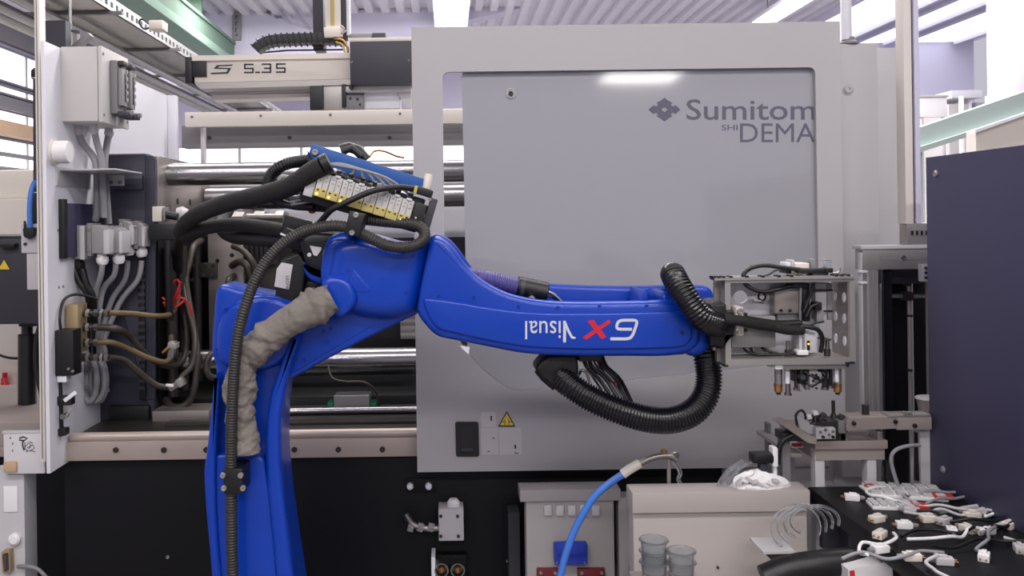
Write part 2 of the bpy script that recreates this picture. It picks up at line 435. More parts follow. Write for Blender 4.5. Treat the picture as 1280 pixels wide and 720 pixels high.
for x in (1205, 1238, 1258):
    t = pbox('hall_post', x, 120 if x < 1250 else 60, x + 2, 560, 9.0, 9.04, 'white_panel'); tag(t, 'slim white post standing in the far right hall', 'post', 'slim posts in the far hall')
    a = W(x, 120, 9.0)
struct(pbox('trim_5', 1266, -20, 1300, 420, 8.0, 8.4, 'wall_lavender'))
t = thing('far_hood', 'cream sloping machine hood rising behind the dark cabinet', 'machine', W(1270, 190, 4.2))
pslab('hood', [(1220, 163), (1360, 116), (1360, 705), (1220, 705)], 4.2, 4.28, 'cream_paint', t)
pslab('lid_edge', [(1219, 162), (1360, 114), (1360, 117), (1219, 166)], 4.17, 4.2, 'white_panel', t)
# cable tray along the top left
TZ = ZC + .90
t = thing('cable_tray', 'perforated galvanised cable tray running back under the green girder', 'cable tray', (-1.57, 2.4, TZ))
put('tray_floor', MB().box(-1.74, -1.41, 2.3, 8.0, TZ, TZ + .004), 'galvanised', t)
def lip(x, name):
    mb = MB(); y = 2.3; z0, z1 = TZ, TZ + .06
    mb.box(x, x + .004, 2.3, 8.0, z0, z0 + .018); mb.box(x, x + .004, 2.3, 8.0, z1 - .018, z1)
    while y < 8.0:
        mb.box(x, x + .004, y, y + .03, z0 + .018, z1 - .018); y += .06
    return put(name, mb, 'galvanised', t)
lip(-1.414, 'side_rail'); lip(-1.74, 'side_rail')
for k in range(7): put('bracket', MB().box(-1.80, -1.36, 2.9 + k * .8, 2.92 + k * .8, TZ - .014, TZ - .001), 'mid_grey', t)
for i, (x, z, r) in enumerate([(-1.60, TZ - .05, .018), (-1.70, TZ - .06, .022), (-1.80, TZ - .045, .03)]):
    tag(put('conduit', MB().cyl((x, 2.2, z), (x, 8.0, z), r, 12), 'galvanised'), ['thin steel conduit clipped under the cable tray', 'medium steel conduit clipped under the cable tray', 'thick steel conduit at the outer edge of the cable tray'][i], 'conduit')
pt = thing('limit_switch', 'small beige switch box fixed to the cable tray rail', 'switch', W(192, 32, 4.0))
pbox('body', 186, 25, 203, 36, 3.98, 4.06, 'cream_paint', pt); ptube('cable', [(186, 30, 4.0), (178, 24, 4.0), (174, 28, 4.0), (180, 36, 4.0), (188, 34, 4.0)], 1.2, 'black', pt)
# wall bracket strip on the far wall
t = thing('slotted_rail', 'grey slotted mounting strip fixed upright on the lavender wall', 'bracket', W(296, 48, 12.49))
q = P2([(290, 16), (301, 16), (301, 50), (290, 50)], 12.46)
put('strip', MB().holed(q, [P2([(294, y), (297, y), (297, y + 5), (294, y + 5)], 12.46) for y in (19, 27, 35, 43)], 12.46, 12.505), 'mid_grey', t)
# ================================================================== INJECTION MOULDING MACHINE
XP = -1.162
DD = 2.58                      # front of the sliding door
mach = thing('injection_moulding_machine', 'large grey injection moulding machine with open clamp unit and sliding door', 'machine', (0.2, 2.65, 0))
# --- bed
zr = W(300, 546, 2.65).z
put('bed', MB().box(XP - .02, 1.55, 2.68, 3.75, 0, zr - .07, .01), 'bed_black', mach)
put('bed_top', MB().box(XP + .01, 1.5, 2.69, 3.1, zr - .03, zr - .002, .002), 'dark_steel', mach)
put('bed_step', MB().box(XP + .01, 1.5, 3.1, 3.72, zr - .07, zr + .03, .004), 'black', mach)
g = put('guide_rail', MB().cyl((XP + .01, 2.672, zr), (1.3, 2.672, zr), S(6, 2.65), 16), 'rail_beige', mach)
st = pbox('rail_strip', 66, 553, 560, 570, 2.655, 2.68, 'rail_beige', mach)
for x in (145, 205, 258, 368, 423, 478): bolt(x, 562.5 - (x - 66) * .002, 2.655, 3.6, 'dark_steel', st)
put('inner_step', MB().box(XP + .25, 1.4, 2.80, 2.86, zr - .004, zr + .008, .003), 'dark_steel', mach)
put('slide_bar', MB().cyl((XP + .1, 2.95, zr + .01), (1.3, 2.95, zr + .01), .012, 12), 'chrome', mach)
# --- side panel with its rear post
zt = W(52, 51, 2.55).z; zb = W(57, 592, 2.55).z
sp = put('side_panel', MB().box(XP - .012, XP, 2.55, 3.70, zb, zt, .002), 'white_panel', mach)
put('panel_post', MB().box(XP, XP + .035, 3.66, 3.70, zr, zt, .003), 'white_panel', sp)
for (y, z) in ((2.62, zt - .55), (2.64, zt - .55), (2.62, zt - .72), (2.65, zt - .72)):
    put('hole_plug', MB().cyl((XP, y, z), (XP + .002, y, z), .004, 8), 'mid_grey', sp)
# --- back guard of the clamp unit
bz0 = W(300, 158, 3.62).z; bz1 = W(300, 139.5, 3.62).z
bm_ = put('guard_beam', MB().box(W(231, 150, 3.62).x, 1.4, 3.62, 3.66, bz0, bz1, .004), 'cream_paint', mach)
for x in (240, 326, 413, 500): bolt(x, 146 - (x - 240) * .015, 3.62, 1.7, 'mid_grey', bm_)
put('beam_back', MB().box(XP + .04, 1.4, 3.72, 3.80, W(300, 184, 3.72).z, bz0 + .02, .004), 'mid_grey', mach)  # grey tone holds the shade on the back of the cream beam
for x in (262, 362, 487): bolt(x, 172, 3.72, 2.5, 'dark_grey', mach)
put('back_rail', MB().box(XP + .04, 1.4, 3.74, 3.79, W(300, 208, 3.74).z, W(300, 204, 3.74).z, .002), 'white_panel', mach)
put('back_guard', MB().box(XP + .04, 1.4, 3.80, 3.82, W(300, 300, 3.8).z, W(300, 207, 3.8).z), 'white_panel', mach)
put('back_guard', MB().box(XP + .04, 1.4, 3.80, 3.83, zr - .05, W(300, 300, 3.8).z), 'dark_grey', mach)
for x in (205, 250): pbox('upright', x, 142, x + 7, 330, 3.68, 3.72, 'light_grey', mach)
# --- clamping platen
q = rpts([(100, 193), (193, 191), (193, 530), (100, 530)], [2, 14, 3, 3])
pl = pslab('clamp_platen', q, 2.92, 3.6, 'slate', mach, r=.008)
pslab('edge_face', rpts([(181, 194), (194, 194), (194, 500), (181, 500)], [2, 8, 2, 2]), 2.915, 2.93, 'slate', pl, r=.003)
pbox('grille', 172, 325, 182, 500, 2.905, 2.925, 'black', pl)
for k in range(18): pbox('grille_slot', 173, 330 + k * 9, 181, 334 + k * 9, 2.902, 2.91, 'dark_grey', pl, r=0)
pbox('cover_plate', 138, 219, 178, 237, 2.905, 2.925, 'slate', pl, r=.004)
# --- tie bars
def tie(y, x0, d, rpx, m='chrome'):
    a = W(x0, y, d); r = S(rpx, d)
    return put('tie_bar', MB().cyl((a.x, d, a.z), (1.35, d, a.z), r, 28, ch=.004), m, mach)
tie(218.5, 191, 3.06, 14); tie(248, 258, 3.5, 14.5)
tie(452, 196, 3.06, 13.5); tie(462, 258, 3.5, 12)
put('tie_bar_collar', MB().cyl(W(190, 218.5, 3.06), W(199, 218.5, 3.06), S(16.5, 3.06), 24, ch=.003), 'dark_steel', mach)
put('tie_bar_collar', MB().cyl(W(180, 452, 3.06), W(204, 452, 3.06), S(17, 3.06), 24, ch=.003), 'dark_steel', mach)
# --- mould plates
XF = W(193, 300, 2.92).x
m1 = put('platen_face', MB().box(XF, XF + .008, 2.94, 3.58, W(190, 300, 2.94).z, W(190, 196, 2.94).z, .002), 'steel_plate', pl)
put('lower_face', MB().box(XF, XF + .006, 2.94, 3.58, W(190, 500, 2.94).z, W(190, 301, 2.94).z, .002), 'bed_black', pl)
for y_ in (3.0, 3.12, 3.3): put('guide_column', MB().cyl((XF + .03, y_, W(190, 500, 2.94).z), (XF + .03, y_, W(190, 310, 2.94).z), .018, 14), 'dark_steel', pl)
for y_, z_ in ((3.0, 1.68), (3.06, 1.68), (3.15, 1.73), (3.3, 1.73), (3.45, 1.72), (3.5, 1.66), (3.12, 1.64), (3.35, 1.62)): put('threaded_hole', MB().cyl((XF + .008, y_, z_), (XF + .0095, y_, z_), .012, 12), 'black', m1)
m2 = pbox('mould_plate', 259, 262, 306, 440, 3.30, 3.7, 'steel_plate', mach, r=.004)
m3 = pbox('mould_plate', 307, 285, 345, 440, 3.33, 3.7, 'dark_steel', mach, r=.004)
for x, y in ((272, 326), (290, 319), (289, 331), (280, 380), (295, 400)): bolt(x, y, 3.30, 2.6, 'black', m2)
jp = pbox('joint_plate', 241, 329, 271, 347, 3.285, 3.34, 'dark_steel', mach, r=.002)
for x, y in ((241, 332), (257, 331), (267, 331), (254, 344), (264, 344), (240, 350)): bolt(x, y, 3.285, 2.6, 'dark_grey', jp)
pbox('bright_backdrop', 300, 254, 331, 281, 3.55, 3.7, 'white_panel', mach)  # white block stands in for the bright hall behind an opening
pbox('core_block', 306, 300, 345, 330, 3.28, 3.33, 'dark_steel', mach)
for k in range(6): pbox('core_rib', 308 + k * 6, 296, 311 + k * 6, 322, 3.262, 3.28, 'black', mach, r=0)
# black mechanics behind
pbox('toggle_block', 196, 442, 345, 520, 3.36, 3.7, 'black', mach)
pbox('ejector_box', 345, 395, 524, 440, 3.30, 3.7, 'black', mach)
pbox('lower_mould_carrier', 345, 470, 524, 518, 3.36, 3.72, 'black', mach)
pbox('foot_block', 190, 514, 262, 531, 2.88, 3.0, 'steel_plate', mach)
pbox('foot_block', 136, 508, 186, 527, 2.90, 3.0, 'black', mach)
cw = pbox('sensor_box', 417, 495, 462, 520, 2.99, 3.07, 'mid_grey', mach, r=.004)
pbox('sensor_bracket', 409, 503, 417, 521, 3.0, 3.06, 'green', cw); pbox('sensor_bracket', 462, 503, 471, 520, 3.0, 3.06, 'green', cw)
ptube('sensor_cable', [(410, 457, 3.0), (415, 472, 2.98), (430, 477, 2.98), (455, 478, 2.98), (470, 490, 3.0), (474, 510, 3.02)], 1.5, 'hydraulic_hose', cw)
pbox('chrome_valve', 500, 388, 520, 424, 3.2, 3.3, 'steel', mach)
for k in range(4): pbox('valve_rib', 501, 392 + k * 8, 519, 395 + k * 8, 3.19, 3.2, 'alu', mach, r=0)
# --- fixed guard right of the door
fg = pbox('fixed_guard', 1040, 55, 1104, 596, 2.64, 2.68, 'guard_grey', mach)
bolt(1060, 112, 2.64, 5, 'light_grey', fg, 'screw')
put('screw_collar', MB().lathe(W(1060, 112, 2.64), (0, -1, 0), [(.017, 0), (.017, .002), (.013, .0035), (.011, .0005)], 20), 'light_grey', fg)
pbox('fixed_guard', 1096, 60, 1140, 596, 2.76, 2.80, 'guard_grey', mach)
pbox('lower_guard', 905, 588, 1140, 700, 2.66, 2.70, 'guard_grey', mach)
# --- sliding door
a, b = W(514, 34, DD), W(1045, 583, DD); b.x = W(1050, 27, DD).x
outer = [(a.x, a.z), (b.x, a.z), (b.x, b.z), (a.x, b.z)]
hole = P2(rpts([(553, 90), (1019, 84), (1025, 452), (641, 491), (596, 458), (557, 400)], [9, 9, 12, 14, 60, 60], 7), DD)
door = put('sliding_door', MB().holed(outer, [hole], DD, DD + .015), 'door_grey', mach)
put('door_edge', MB().box(a.x, a.x + .006, DD + .015, DD + .055, b.z, a.z), 'door_grey', door)
put('door_edge', MB().box(a.x, b.x, DD + .015, DD + .055, a.z - .006, a.z), 'door_grey', door)
put('door_edge', MB().box(b.x - .006, b.x, DD + .015, DD + .055, b.z, a.z), 'door_grey', door)
dp = DD + .017
pane = pslab('window_pane', rpts([(577, 82), (1036, 80), (1036, 520), (586, 520)], [16, 2, 2, 2]), dp, dp + .012, 'pane_grey', door)
put('pane_washer', MB().lathe(W(638.5, 117, dp), (0, -1, 0), [(.0155, 0), (.0155, .003), (.012, .005), (.010, .003)], 20), 'light_grey', pane)
bolt(638.5, 117, dp - .003, 3.2, 'dark_grey', pane, 'screw')
# printed name
ptext('lettering', 'Sumitomo', 858, 124, 1045, 150, dp, 'print_grey', pane, ext=.0004, bold=.007)
ptext('lettering', 'SHI', 902, 156, 922, 163, dp, 'print_grey', pane, ext=.0004, bold=.007)
ptext('lettering', 'DEMAG', 925, 154, 1043, 178, dp, 'print_grey', pane, ext=.0004)
c = (830.5, 137)
em = [(-20, 0), (-14, -5.5), (-10, -4), (-8, -6.5), (-10, -8.5), (-5, -11), (0, -15), (5, -11), (10, -8.5), (8, -6.5), (10, -4), (14, -5.5), (20, 0), (14, 5.5), (10, 4), (8, 6.5), (10, 8.5), (5, 11), (0, 15), (-5, 11), (-10, 8.5), (-8, 6.5), (-10, 4), (-14, 5.5)]
put('emblem', MB().holed(P2([(c[0] + x, c[1] + y) for x, y in em], dp), [P2([(c[0] - 4, c[1]), (c[0], c[1] - 3), (c[0] + 4, c[1]), (c[0], c[1] + 3)], dp)], dp - .0006, dp + .0002), 'print_grey', pane)
# handle recess
o_ = P2(rpts([(569, 527), (598, 527), (599, 570), (570, 570)], 3), DD); i_ = P2(rpts([(576, 533), (592, 533), (592, 566), (576, 566)], 2), DD)
hd = put('door_handle', MB().holed(o_, [i_], DD - .008, DD), 'black', door)
pbox('handle_recess', 575, 532, 593, 567, DD - .002, DD, 'black_gloss', hd, r=0)
pbox('grip_bar', 577, 561, 591, 564, DD - .006, DD - .002, 'dark_grey', hd, r=.001)
# stickers
def sticker(x0, y0, x1, y1, n, marks=()):
    s = pbox('sticker', x0, y0, x1, y1, DD - .001, DD, 'sticker_dull', door, r=0)
    for (mx, my, mw, mh) in marks: pbox('pictogram', mx, my, mx + mw, my + mh, DD - .0014, DD - .0009, 'letter_black', s, r=0)
sticker(601, 515, 620, 534, 2, ((613, 520, 2, 6),)); sticker(601, 535, 623, 568, 2, ((616, 547, 2, 1.5), (609, 564, 3, 1)))
sticker(624, 535, 652, 568, 2, ((643, 556, 2.2, 5), (643, 566, 5, 1)))
def warning(cx, cy, w, h, d, parent):
    s = pslab('warning_sign', rpts([(cx, cy - h * .6), (cx + w / 2, cy + h * .4), (cx - w / 2, cy + h * .4)], 1.2, 3), d - .001, d, 'letter_black', parent)
    k = .76
    pslab('sign_face', [(cx, cy - h * .6 * k), (cx + w / 2 * k, cy + h * .4 * k), (cx - w / 2 * k, cy + h * .4 * k)], d - .0015, d - .0005, 'sign_yellow', s)
    return s
s = warning(633.5, 525.5, 22, 20, DD, door)
for x0, x1, y0, y1 in ((627.5, 631, 527, 527.9), (636, 639.5, 527, 527.9), (630.6, 631.6, 523.8, 531), (635.4, 636.4, 523.8, 531)): pbox('pictogram', x0, y0, x1, y1, DD - .002, DD - .0012, 'letter_black', s, r=0)
# slim white vent pipe on top of the guard
t = thing('vent_pipe', 'white vertical pipe with grey foot standing on the machine guard', 'pipe', W(1060, 53, 2.66))
p = W(1058, 50, 2.66); put('pipe', MB().cyl(p, (p.x, p.y, 4.61), S(6.5, 2.66), 20), 'white_panel', t)
put('foot', MB().lathe(W(1061, 56, 2.66), (0, 0, 1), [(.028, 0), (.028, .006), (.018, .012), (.016, .022)], 20), 'mid_grey', t)
# ------------------------------------------------------------------ electrical box on the side panel
eb = thing('electrical_box', 'grey electrical box with two connectors high on the white side panel', 'electrical box', (XP + .06, 2.8, W(100, 155, 2.655).z))
z0, z1 = W(100, 151.5, 2.655).z, W(100, 58, 2.655).z
XL = W(122, 100, 2.655).x; XM = W(127, 100, 2.655).x
put('body', MB().box(XP, XL, 2.655, 2.88, z0, z1, .003), 'box_grey', eb)
lid = put('lid', MB().box(XL + .0015, XM, 2.655, 2.88, z0 - .003, z1 + .002, .002), 'box_grey', eb)
for y in (2.67, 2.865):
    for z in (z0 + .02, z1 - .02): put('lid_screw', MB().cyl((XM, y, z), (XM + .002, y, z), .005, 10), 'mid_grey', lid)
for k, y in enumerate((2.75, 2.82)):
    pc = put('connector', MB().box(XM, XM + .022, y - .03, y + .025, z0 + .03, z1 - .03, .004), 'mid_grey', eb)
    put('socket_frame', MB().box(XM + .022, XM + .036, y - .022, y + .02, z0 + .055, z1 - .055, .003), 'hood_grey', pc)
    put('contact_slot', MB().box(XM + .036, XM + .037, y - .004, y + .004, z0 + .07, z1 - .07), 'black', pc)
    lv = put('lever', MB().box(XM + .01, XM + .05, y - .026, y + .024, z0 + .022, z0 + .038, .003), 'dark_grey', pc)
    put('lever_arm', MB().box(XM + .04, XM + .062, y - .006, y + .006, z0 + .028, z0 + .042, .003), 'mid_grey', pc)
    put('spring_clip', MB().box(XM + .01, XM + .04, y - .02, y + .018, z1 - .045, z1 - .03, .003), 'dark_steel', pc)
    for q in range(5): put('pin_block', MB().box(XM + .036, XM + .041, y + .008, y + .014, z0 + .07 + q * .022, z0 + .082 + q * .022, .001), 'light_grey', pc)
for (px, py, d) in ((97, 152, 2.76), (117, 152, 2.74), (136, 154, 2.86)):
    a = W(px, py + 2, d); put('cable_gland', MB().lathe((a.x, d, z0 + .002), (0, 0, -1), [(.013, 0), (.013, .012), (.015, .013), (.015, .022), (.009, .034)], 12), 'light_grey', eb)
for (p, lb) in (([(97, 165, 2.76), (103, 178, 2.78), (117, 197, 2.78), (121, 215, 2.78), (121, 262, 2.79), (119, 275, 2.8)], 'left grey cable dropping from the electrical box to the connectors'),
          ([(118, 164, 2.74), (121, 178, 2.76), (127, 200, 2.77), (128, 230, 2.77), (130, 272, 2.78)], 'middle grey cable dropping from the electrical box to the connectors'),
          ([(136, 167, 2.86), (133, 185, 2.85), (131, 205, 2.83), (133, 240, 2.84), (136, 280, 2.84)], 'right grey cable dropping from the electrical box to the connectors')):
    tag(ptube('signal_cable', p, 4.3, 'cable_grey'), lb, 'cable', 'cables under the electrical box')
# white round cap and bracket
t = thing('round_cap', 'white round plastic cap sticking out of the side panel', 'cap', (XP, 2.60, W(80, 190, 2.60).z))
z = W(78, 190, 2.60).z
put('cap', MB().lathe((XP, 2.60, z), (1, 0, 0), [(.034, 0), (.034, .04), (.030, .047), (.012, .049)], 24), 'white_plastic', t)
put('base_ring', MB().lathe((XP, 2.60, z), (1, 0, 0), [(.040, 0), (.040, .006), (.034, .008)], 24), 'cream_paint', t)
t = thing('cable_bracket', 'grey sheet metal bracket below the round white cap', 'bracket', (XP, 2.7, W(100, 215, 2.61).z))
put('shelf', MB().box(XP, XP + .17, 2.63, 2.86, W(100, 213, 2.63).z, W(100, 211, 2.63).z, .001), 'light_grey', t)
put('wall_plate', MB().box(XP, XP + .004, 2.61, 2.86, W(100, 232, 2.61).z, W(100, 208, 2.61).z, .001), 'light_grey', t)
tb = pbox('end_tab', 134, 219, 155, 232, 2.84, 2.845, 'light_grey', t, r=.001)
for x in (139, 150): bolt(x, 228, 2.84, 2.6, 'mid_grey', tb)
# navy mounting plate and connector hoods
t = thing('mounting_plate', 'navy connector mounting plate with black edge bar', 'plate', W(90, 320, 2.74))
put('plate', MB().box(XP + .008, XP + .015, 2.65, 2.93, W(80, 322, 2.65).z, W(80, 254, 2.65).z, .001), 'cabinet_navy', t); put('edge_bar', MB().box(XP + .0, XP + .017, 2.625, 2.65, W(80, 323, 2.65).z, W(80, 249, 2.65).z, .002), 'black', t)
put('standoff', MB().box(XP, XP + .01, 2.70, 2.72, W(80, 300, 2.65).z, W(80, 290, 2.65).z), 'black', t)
def hood(x0, y0, x1, y1, d, label, dark, slope=5):
    t = thing('connector_hood', label, 'connector', W((x0 + x1) / 2, y1, d), 'multi-pin connectors on the side panel')
    w = x1 - x0
    pslab('hood', rpts([(x0, y0), (x0 + w * .55, y0 + .5), (x1, y0 + slope), (x1, y1), (x0, y1)], 1.5, 3), d, d + .07, 'hood_grey', t, r=.003)
    pbox('hood_edge', x1 - w * .28, y0 + slope + .5, x1 + .8, y1 + .5, d - .005, d + .072, 'light_grey', t, r=.003)
    pbox('base_frame', x0 - 2, y0 - 2, x0 + 4, y1 + 3, d - .006, d + .075, 'mid_grey', t, r=.002)
    bolt(x0 + 1, y0 + 5, d - .006, 1.8, 'alu', t, 'latch_pin'); bolt(x0 + 1, y1 - 4, d - .006, 1.8, 'alu', t, 'latch_pin')
    cx = x1 - w * .35; a = W(cx, y1, d + .03)
    put('cable_gland', MB().lathe(a, (.15, 0, -1), [(.015, 0), (.015, .010), (.019, .011), (.019, .026), (.012, .036)], 12), 'black' if dark else 'white_plastic', t)
    return t
hood(150, 276, 165, 306, 2.84, 'grey connector hood in the rear row nearer the signal cables', False)
hood(168, 278, 180, 308, 2.86, 'rearmost grey connector hood beside the dark platen', False)
hood(138, 284, 152, 316, 2.76, 'narrow grey connector hood with white gland in the front row', False)
hood(110, 281, 136, 317, 2.72, 'wide grey connector hood with white gland in the front row', False, 6)
hood(83, 281, 105, 324, 2.72, 'grey connector hood with black gland beside the navy plate', True, 1)
for i, p in enumerate([[(92, 334, 2.74), (98, 350, 2.74), (110, 370, 2.75), (112, 395, 2.78)], [(103, 336, 2.74), (108, 355, 2.74), (116, 372, 2.75), (118, 400, 2.78)],
          [(128, 330, 2.74), (126, 345, 2.75), (120, 365, 2.77), (116, 400, 2.79)], [(145, 330, 2.78), (142, 345, 2.79), (128, 365, 2.80), (122, 410, 2.80)],
          [(160, 326, 2.87), (156, 350, 2.87), (140, 375, 2.86), (126, 420, 2.84)], [(177, 326, 2.89), (172, 350, 2.88), (150, 378, 2.87), (130, 425, 2.85)]]):
    q = p + [(p[-1][0] + 1, 440, 2.85), (p[-1][0] - 3, 465, 2.85), (p[-1][0] + 2 * (i - 3), 490, 2.86)]
    tag(ptube('connector_cable', q, 3.6 if i > 1 else 4.2, 'cable_grey' if i > 1 else 'black'), 'grey cable curving down from a connector hood with white gland' if i > 1 else 'black cable hanging from the connector hood with black gland', 'cable', 'grey cables under the connectors' if i > 1 else 'black cables under the connectors')
for k, (cx, rx) in enumerate(((112, 9), (118, 13), (123, 10))):
    pts = [W(cx + rx * math.cos(a), 475 + 27 * math.sin(a), 2.80 + .015 * k) for a in [2 * math.pi * j / 28 for j in range(28)]]
    mb = MB(); pts.append(pts[0]); mb.tube(pts, .009, 8, cap=False)
    tag(put('cable_coil', mb, 'cable_grey'), ['narrow coil of grey cable hanging behind the hose fittings', 'widest coil of grey cable hanging behind the hose fittings', 'middle-sized coil of grey cable behind the hose fittings'][k], 'cable', 'coiled cables by the manifold')
# ------------------------------------------------------------------ brass manifold, valve and hydraulic hoses
t = thing('hydraulic_manifold', 'brass manifold block with four hose fittings and black valve', 'manifold', W(88, 470, 2.70))
pbox('block', 82, 381, 98, 442, 2.65, 2.72, 'brass_dull', t)
vb = pbox('valve_body', 68, 413, 92, 470, 2.585, 2.645, 'black', t, r=.004)
pbox('plug', 71, 470, 83, 478, 2.59, 2.62, 'white_panel', vb); ptube('valve_cable', [(76, 413, 2.60), (75, 395, 2.60), (81, 374, 2.64), (97, 368, 2.68), (122, 374, 2.72)], 1.8, 'black', vb)
for (x, y) in ((86, 461), (91, 464)): bolt(x, y, 2.585, 1.6, 'alu', vb, 'screw')
for k, y in enumerate((391, 409, 428, 447)):
    a = W(98, y, 2.69)
    for (nm, xa, xb, r, m) in (('fitting', 98, 107, 4.6, 'dark_steel'), ('hex_nut', 101, 106, 6.0, 'steel'), ('hex_nut', 108, 112, 5.4, 'alu'), ('coupling', 112, 118, 4.0, 'dark_steel'), ('hex_nut', 118, 123, 5.0, 'steel')) + ((('coupling', 123, 130, 4.2, 'dark_steel'), ('hex_nut', 126, 129, 5.2, 'alu'), ('hex_nut', 131, 136, 5.0, 'steel')) if k in (0, 3) else ()):
        put(nm, MB().cyl(W(xa, y, 2.69), W(xb, y - (0 if k else -.6), 2.69), S(r, 2.69), 6 if nm == 'hex_nut' else 12), m, t)
HY = [([(136, 391, 2.69), (165, 392, 2.74), (195, 395, 2.80), (213, 392, 2.9), (222, 375, 3.0), (222, 340, 3.1), (218, 300, 3.2)], 3.4, 'yellow_hose', 'straight yellowish hose from the top fitting of the brass manifold'),
      ([(123, 409, 2.69), (146, 411, 2.69), (162, 420, 2.76), (178, 438, 2.8), (195, 452, 2.85), (215, 458, 2.9), (230, 448, 2.98), (233, 415, 3.05), (224, 370, 3.1)], 4, 'hydraulic_hose', 'dark hose from the second fitting of the brass manifold'),
      ([(123, 428, 2.69), (140, 428, 2.69), (165, 438, 2.76), (190, 449, 2.8), (208, 452, 2.85), (214, 440, 2.9), (214, 420, 2.95)], 3.4, 'yellow_hose', 'yellowish braided hose from the third fitting of the brass manifold'),
      ([(136, 447, 2.69), (155, 450, 2.74), (175, 466, 2.77), (197, 482, 2.8), (218, 482, 2.82), (228, 470, 2.85), (240, 455, 2.9), (243, 420, 3.0), (233, 380, 3.05), (225, 345, 3.1)], 4, 'hydraulic_hose', 'dark hose from the lowest fitting of the brass manifold')]
for p, r, m, lb in HY: tag(ptube('hydraulic_hose', p, r, m), lb, 'hose', 'hoses of the brass manifold')
XH = [([(252, 301, 3.30), (242, 308, 3.2), (236, 330, 3.15), (232, 350, 3.12), (238, 390, 3.08), (246, 440, 3.0), (244, 480, 2.96), (235, 503, 2.95), (218, 509, 2.95), (206, 500, 2.98)], 4.6, 'looped dark hose hanging from the upper mould plate'),
      ([(292, 308, 3.25), (302, 312, 3.2), (314, 325, 3.18), (322, 345, 3.2)], 4.2, 'short dark hose at the top of the right mould plate'),
      ([(290, 332, 3.28), (300, 327, 3.22), (310, 335, 3.2), (316, 360, 3.22), (318, 400, 3.25)], 4.6, 'arched dark hose at the middle of the right mould plate'),
      ([(292, 345, 3.28), (286, 352, 3.22), (285, 375, 3.2), (286, 420, 3.2)], 4.6, 'low dark hose dropping along the right mould plate'),
      ([(272, 440, 3.02), (262, 445, 2.98), (258, 458, 2.97), (262, 470, 2.97), (275, 474, 3.0)], 4.2, 'small U shaped hose wrapped round the lower tie bar'),
      ([(225, 310, 3.0), (226, 340, 3.02), (227, 370, 3.04), (228, 410, 3.1)], 3.4, 'straight dark hose hanging past the red cable ties')]
for p, r, lb in XH: tag(ptube('hydraulic_hose', p, r, 'hydraulic_hose'), lb, 'hose', 'hoses around the mould')
for (x, y, ang, lb) in ((220, 481, -30, 'steel hose coupling with lever on the lowest manifold hose'), (214, 437, -80, 'brass hose elbow at the end of the yellowish hose')):
    t = thing('hose_coupling', lb, 'coupling', W(x, y, 2.80), 'couplings on the hydraulic hoses')
    rbox('body', x, y, 22, 8, ang, 2.775, 2.80, 'steel', t, r=.004); rbox('nut', x + 5 * math.cos(math.radians(ang)), y + 5 * math.sin(math.radians(ang)), 7, 11, ang, 2.77, 2.805, 'alu', t, r=.002)
    rbox('lever', x - 8, y + 1, 10, 3, ang + 40, 2.765, 2.775, 'white_plastic' if ang > -50 else 'brass', t)
t = thing('red_tie', 'bundle of red cable ties knotted round the hanging hoses', 'cable tie', W(218, 375, 2.95))
for p in ([(206, 383, 2.95), (212, 360, 2.94), (222, 350, 2.94), (224, 365, 2.93), (214, 385, 2.93)], [(203, 372, 2.94), (214, 378, 2.93), (226, 372, 2.93), (236, 380, 2.94), (240, 395, 2.95)], [(208, 388, 2.94), (218, 372, 2.92), (226, 352, 2.93)], [(204, 378, 2.93), (218, 384, 2.92), (230, 376, 2.93)]):
    ptube('strap', p, 1.5, 'red', t)
# small valve under the manifold
t = thing('shutoff_valve', 'small black shut-off valve with pale lever under the manifold', 'valve', W(75, 545, 2.595))
ptube('stem', [(75, 478, 2.615), (76, 500, 2.615), (77, 545, 2.615)], 2.5, 'black', t); pbox('body', 70, 496, 89, 507, 2.60, 2.63, 'black', t); pcyl('cap', 78, 521, 2.595, 2.625, 3.5, 'steel', t)
rbox('lever', 87, 496, 18, 5, -35, 2.595, 2.603, 'white_panel', t); rbox('lever', 84, 518, 16, 3, -50, 2.597, 2.603, 'alu', t); pbox('foot', 72, 536, 82, 545, 2.60, 2.63, 'black', t)

# cable entry on the platen
t = thing('cable_entry', 'beige cable entry block with black stub on the upper platen', 'connector', W(200, 280, 2.90))
pbox('block', 190, 258, 202, 277, 2.885, 2.93, 'cream_paint', t); pbox('clamp', 203, 259, 206, 276, 2.88, 2.93, 'mid_grey', t); put('stub', MB().cyl(W(206, 268, 2.90), W(222, 271, 2.90), .013, 12), 'black', t); put('boot', MB().lathe(W(220, 270, 2.95), (.9, 0, .2), [(.012, 0), (.026, .01), (.026, .03), (.012, .045)], 14), 'light_grey', t)
put('shelf', MB().box(W(188, 280, 2.89).x, W(222, 280, 2.89).x, 2.87, 2.96, W(190, 300, 2.89).z, W(190, 280, 2.89).z, .004), 'black', t)
tag(ptube('hydraulic_hose', [(226, 292, 2.70), (223, 310, 2.85), (222, 340, 3.02), (224, 380, 3.05)], 6, 'black_rubber'), 'thick black hose dropping from the sleeved cable bundles', 'hose', 'hoses around the mould')
tag(ptube('hydraulic_hose', [(211, 300, 2.88), (211, 340, 2.88), (212, 400, 2.9)], 5, 'black_rubber'), 'straight black hose beside the platen grille', 'hose', 'hoses around the mould')
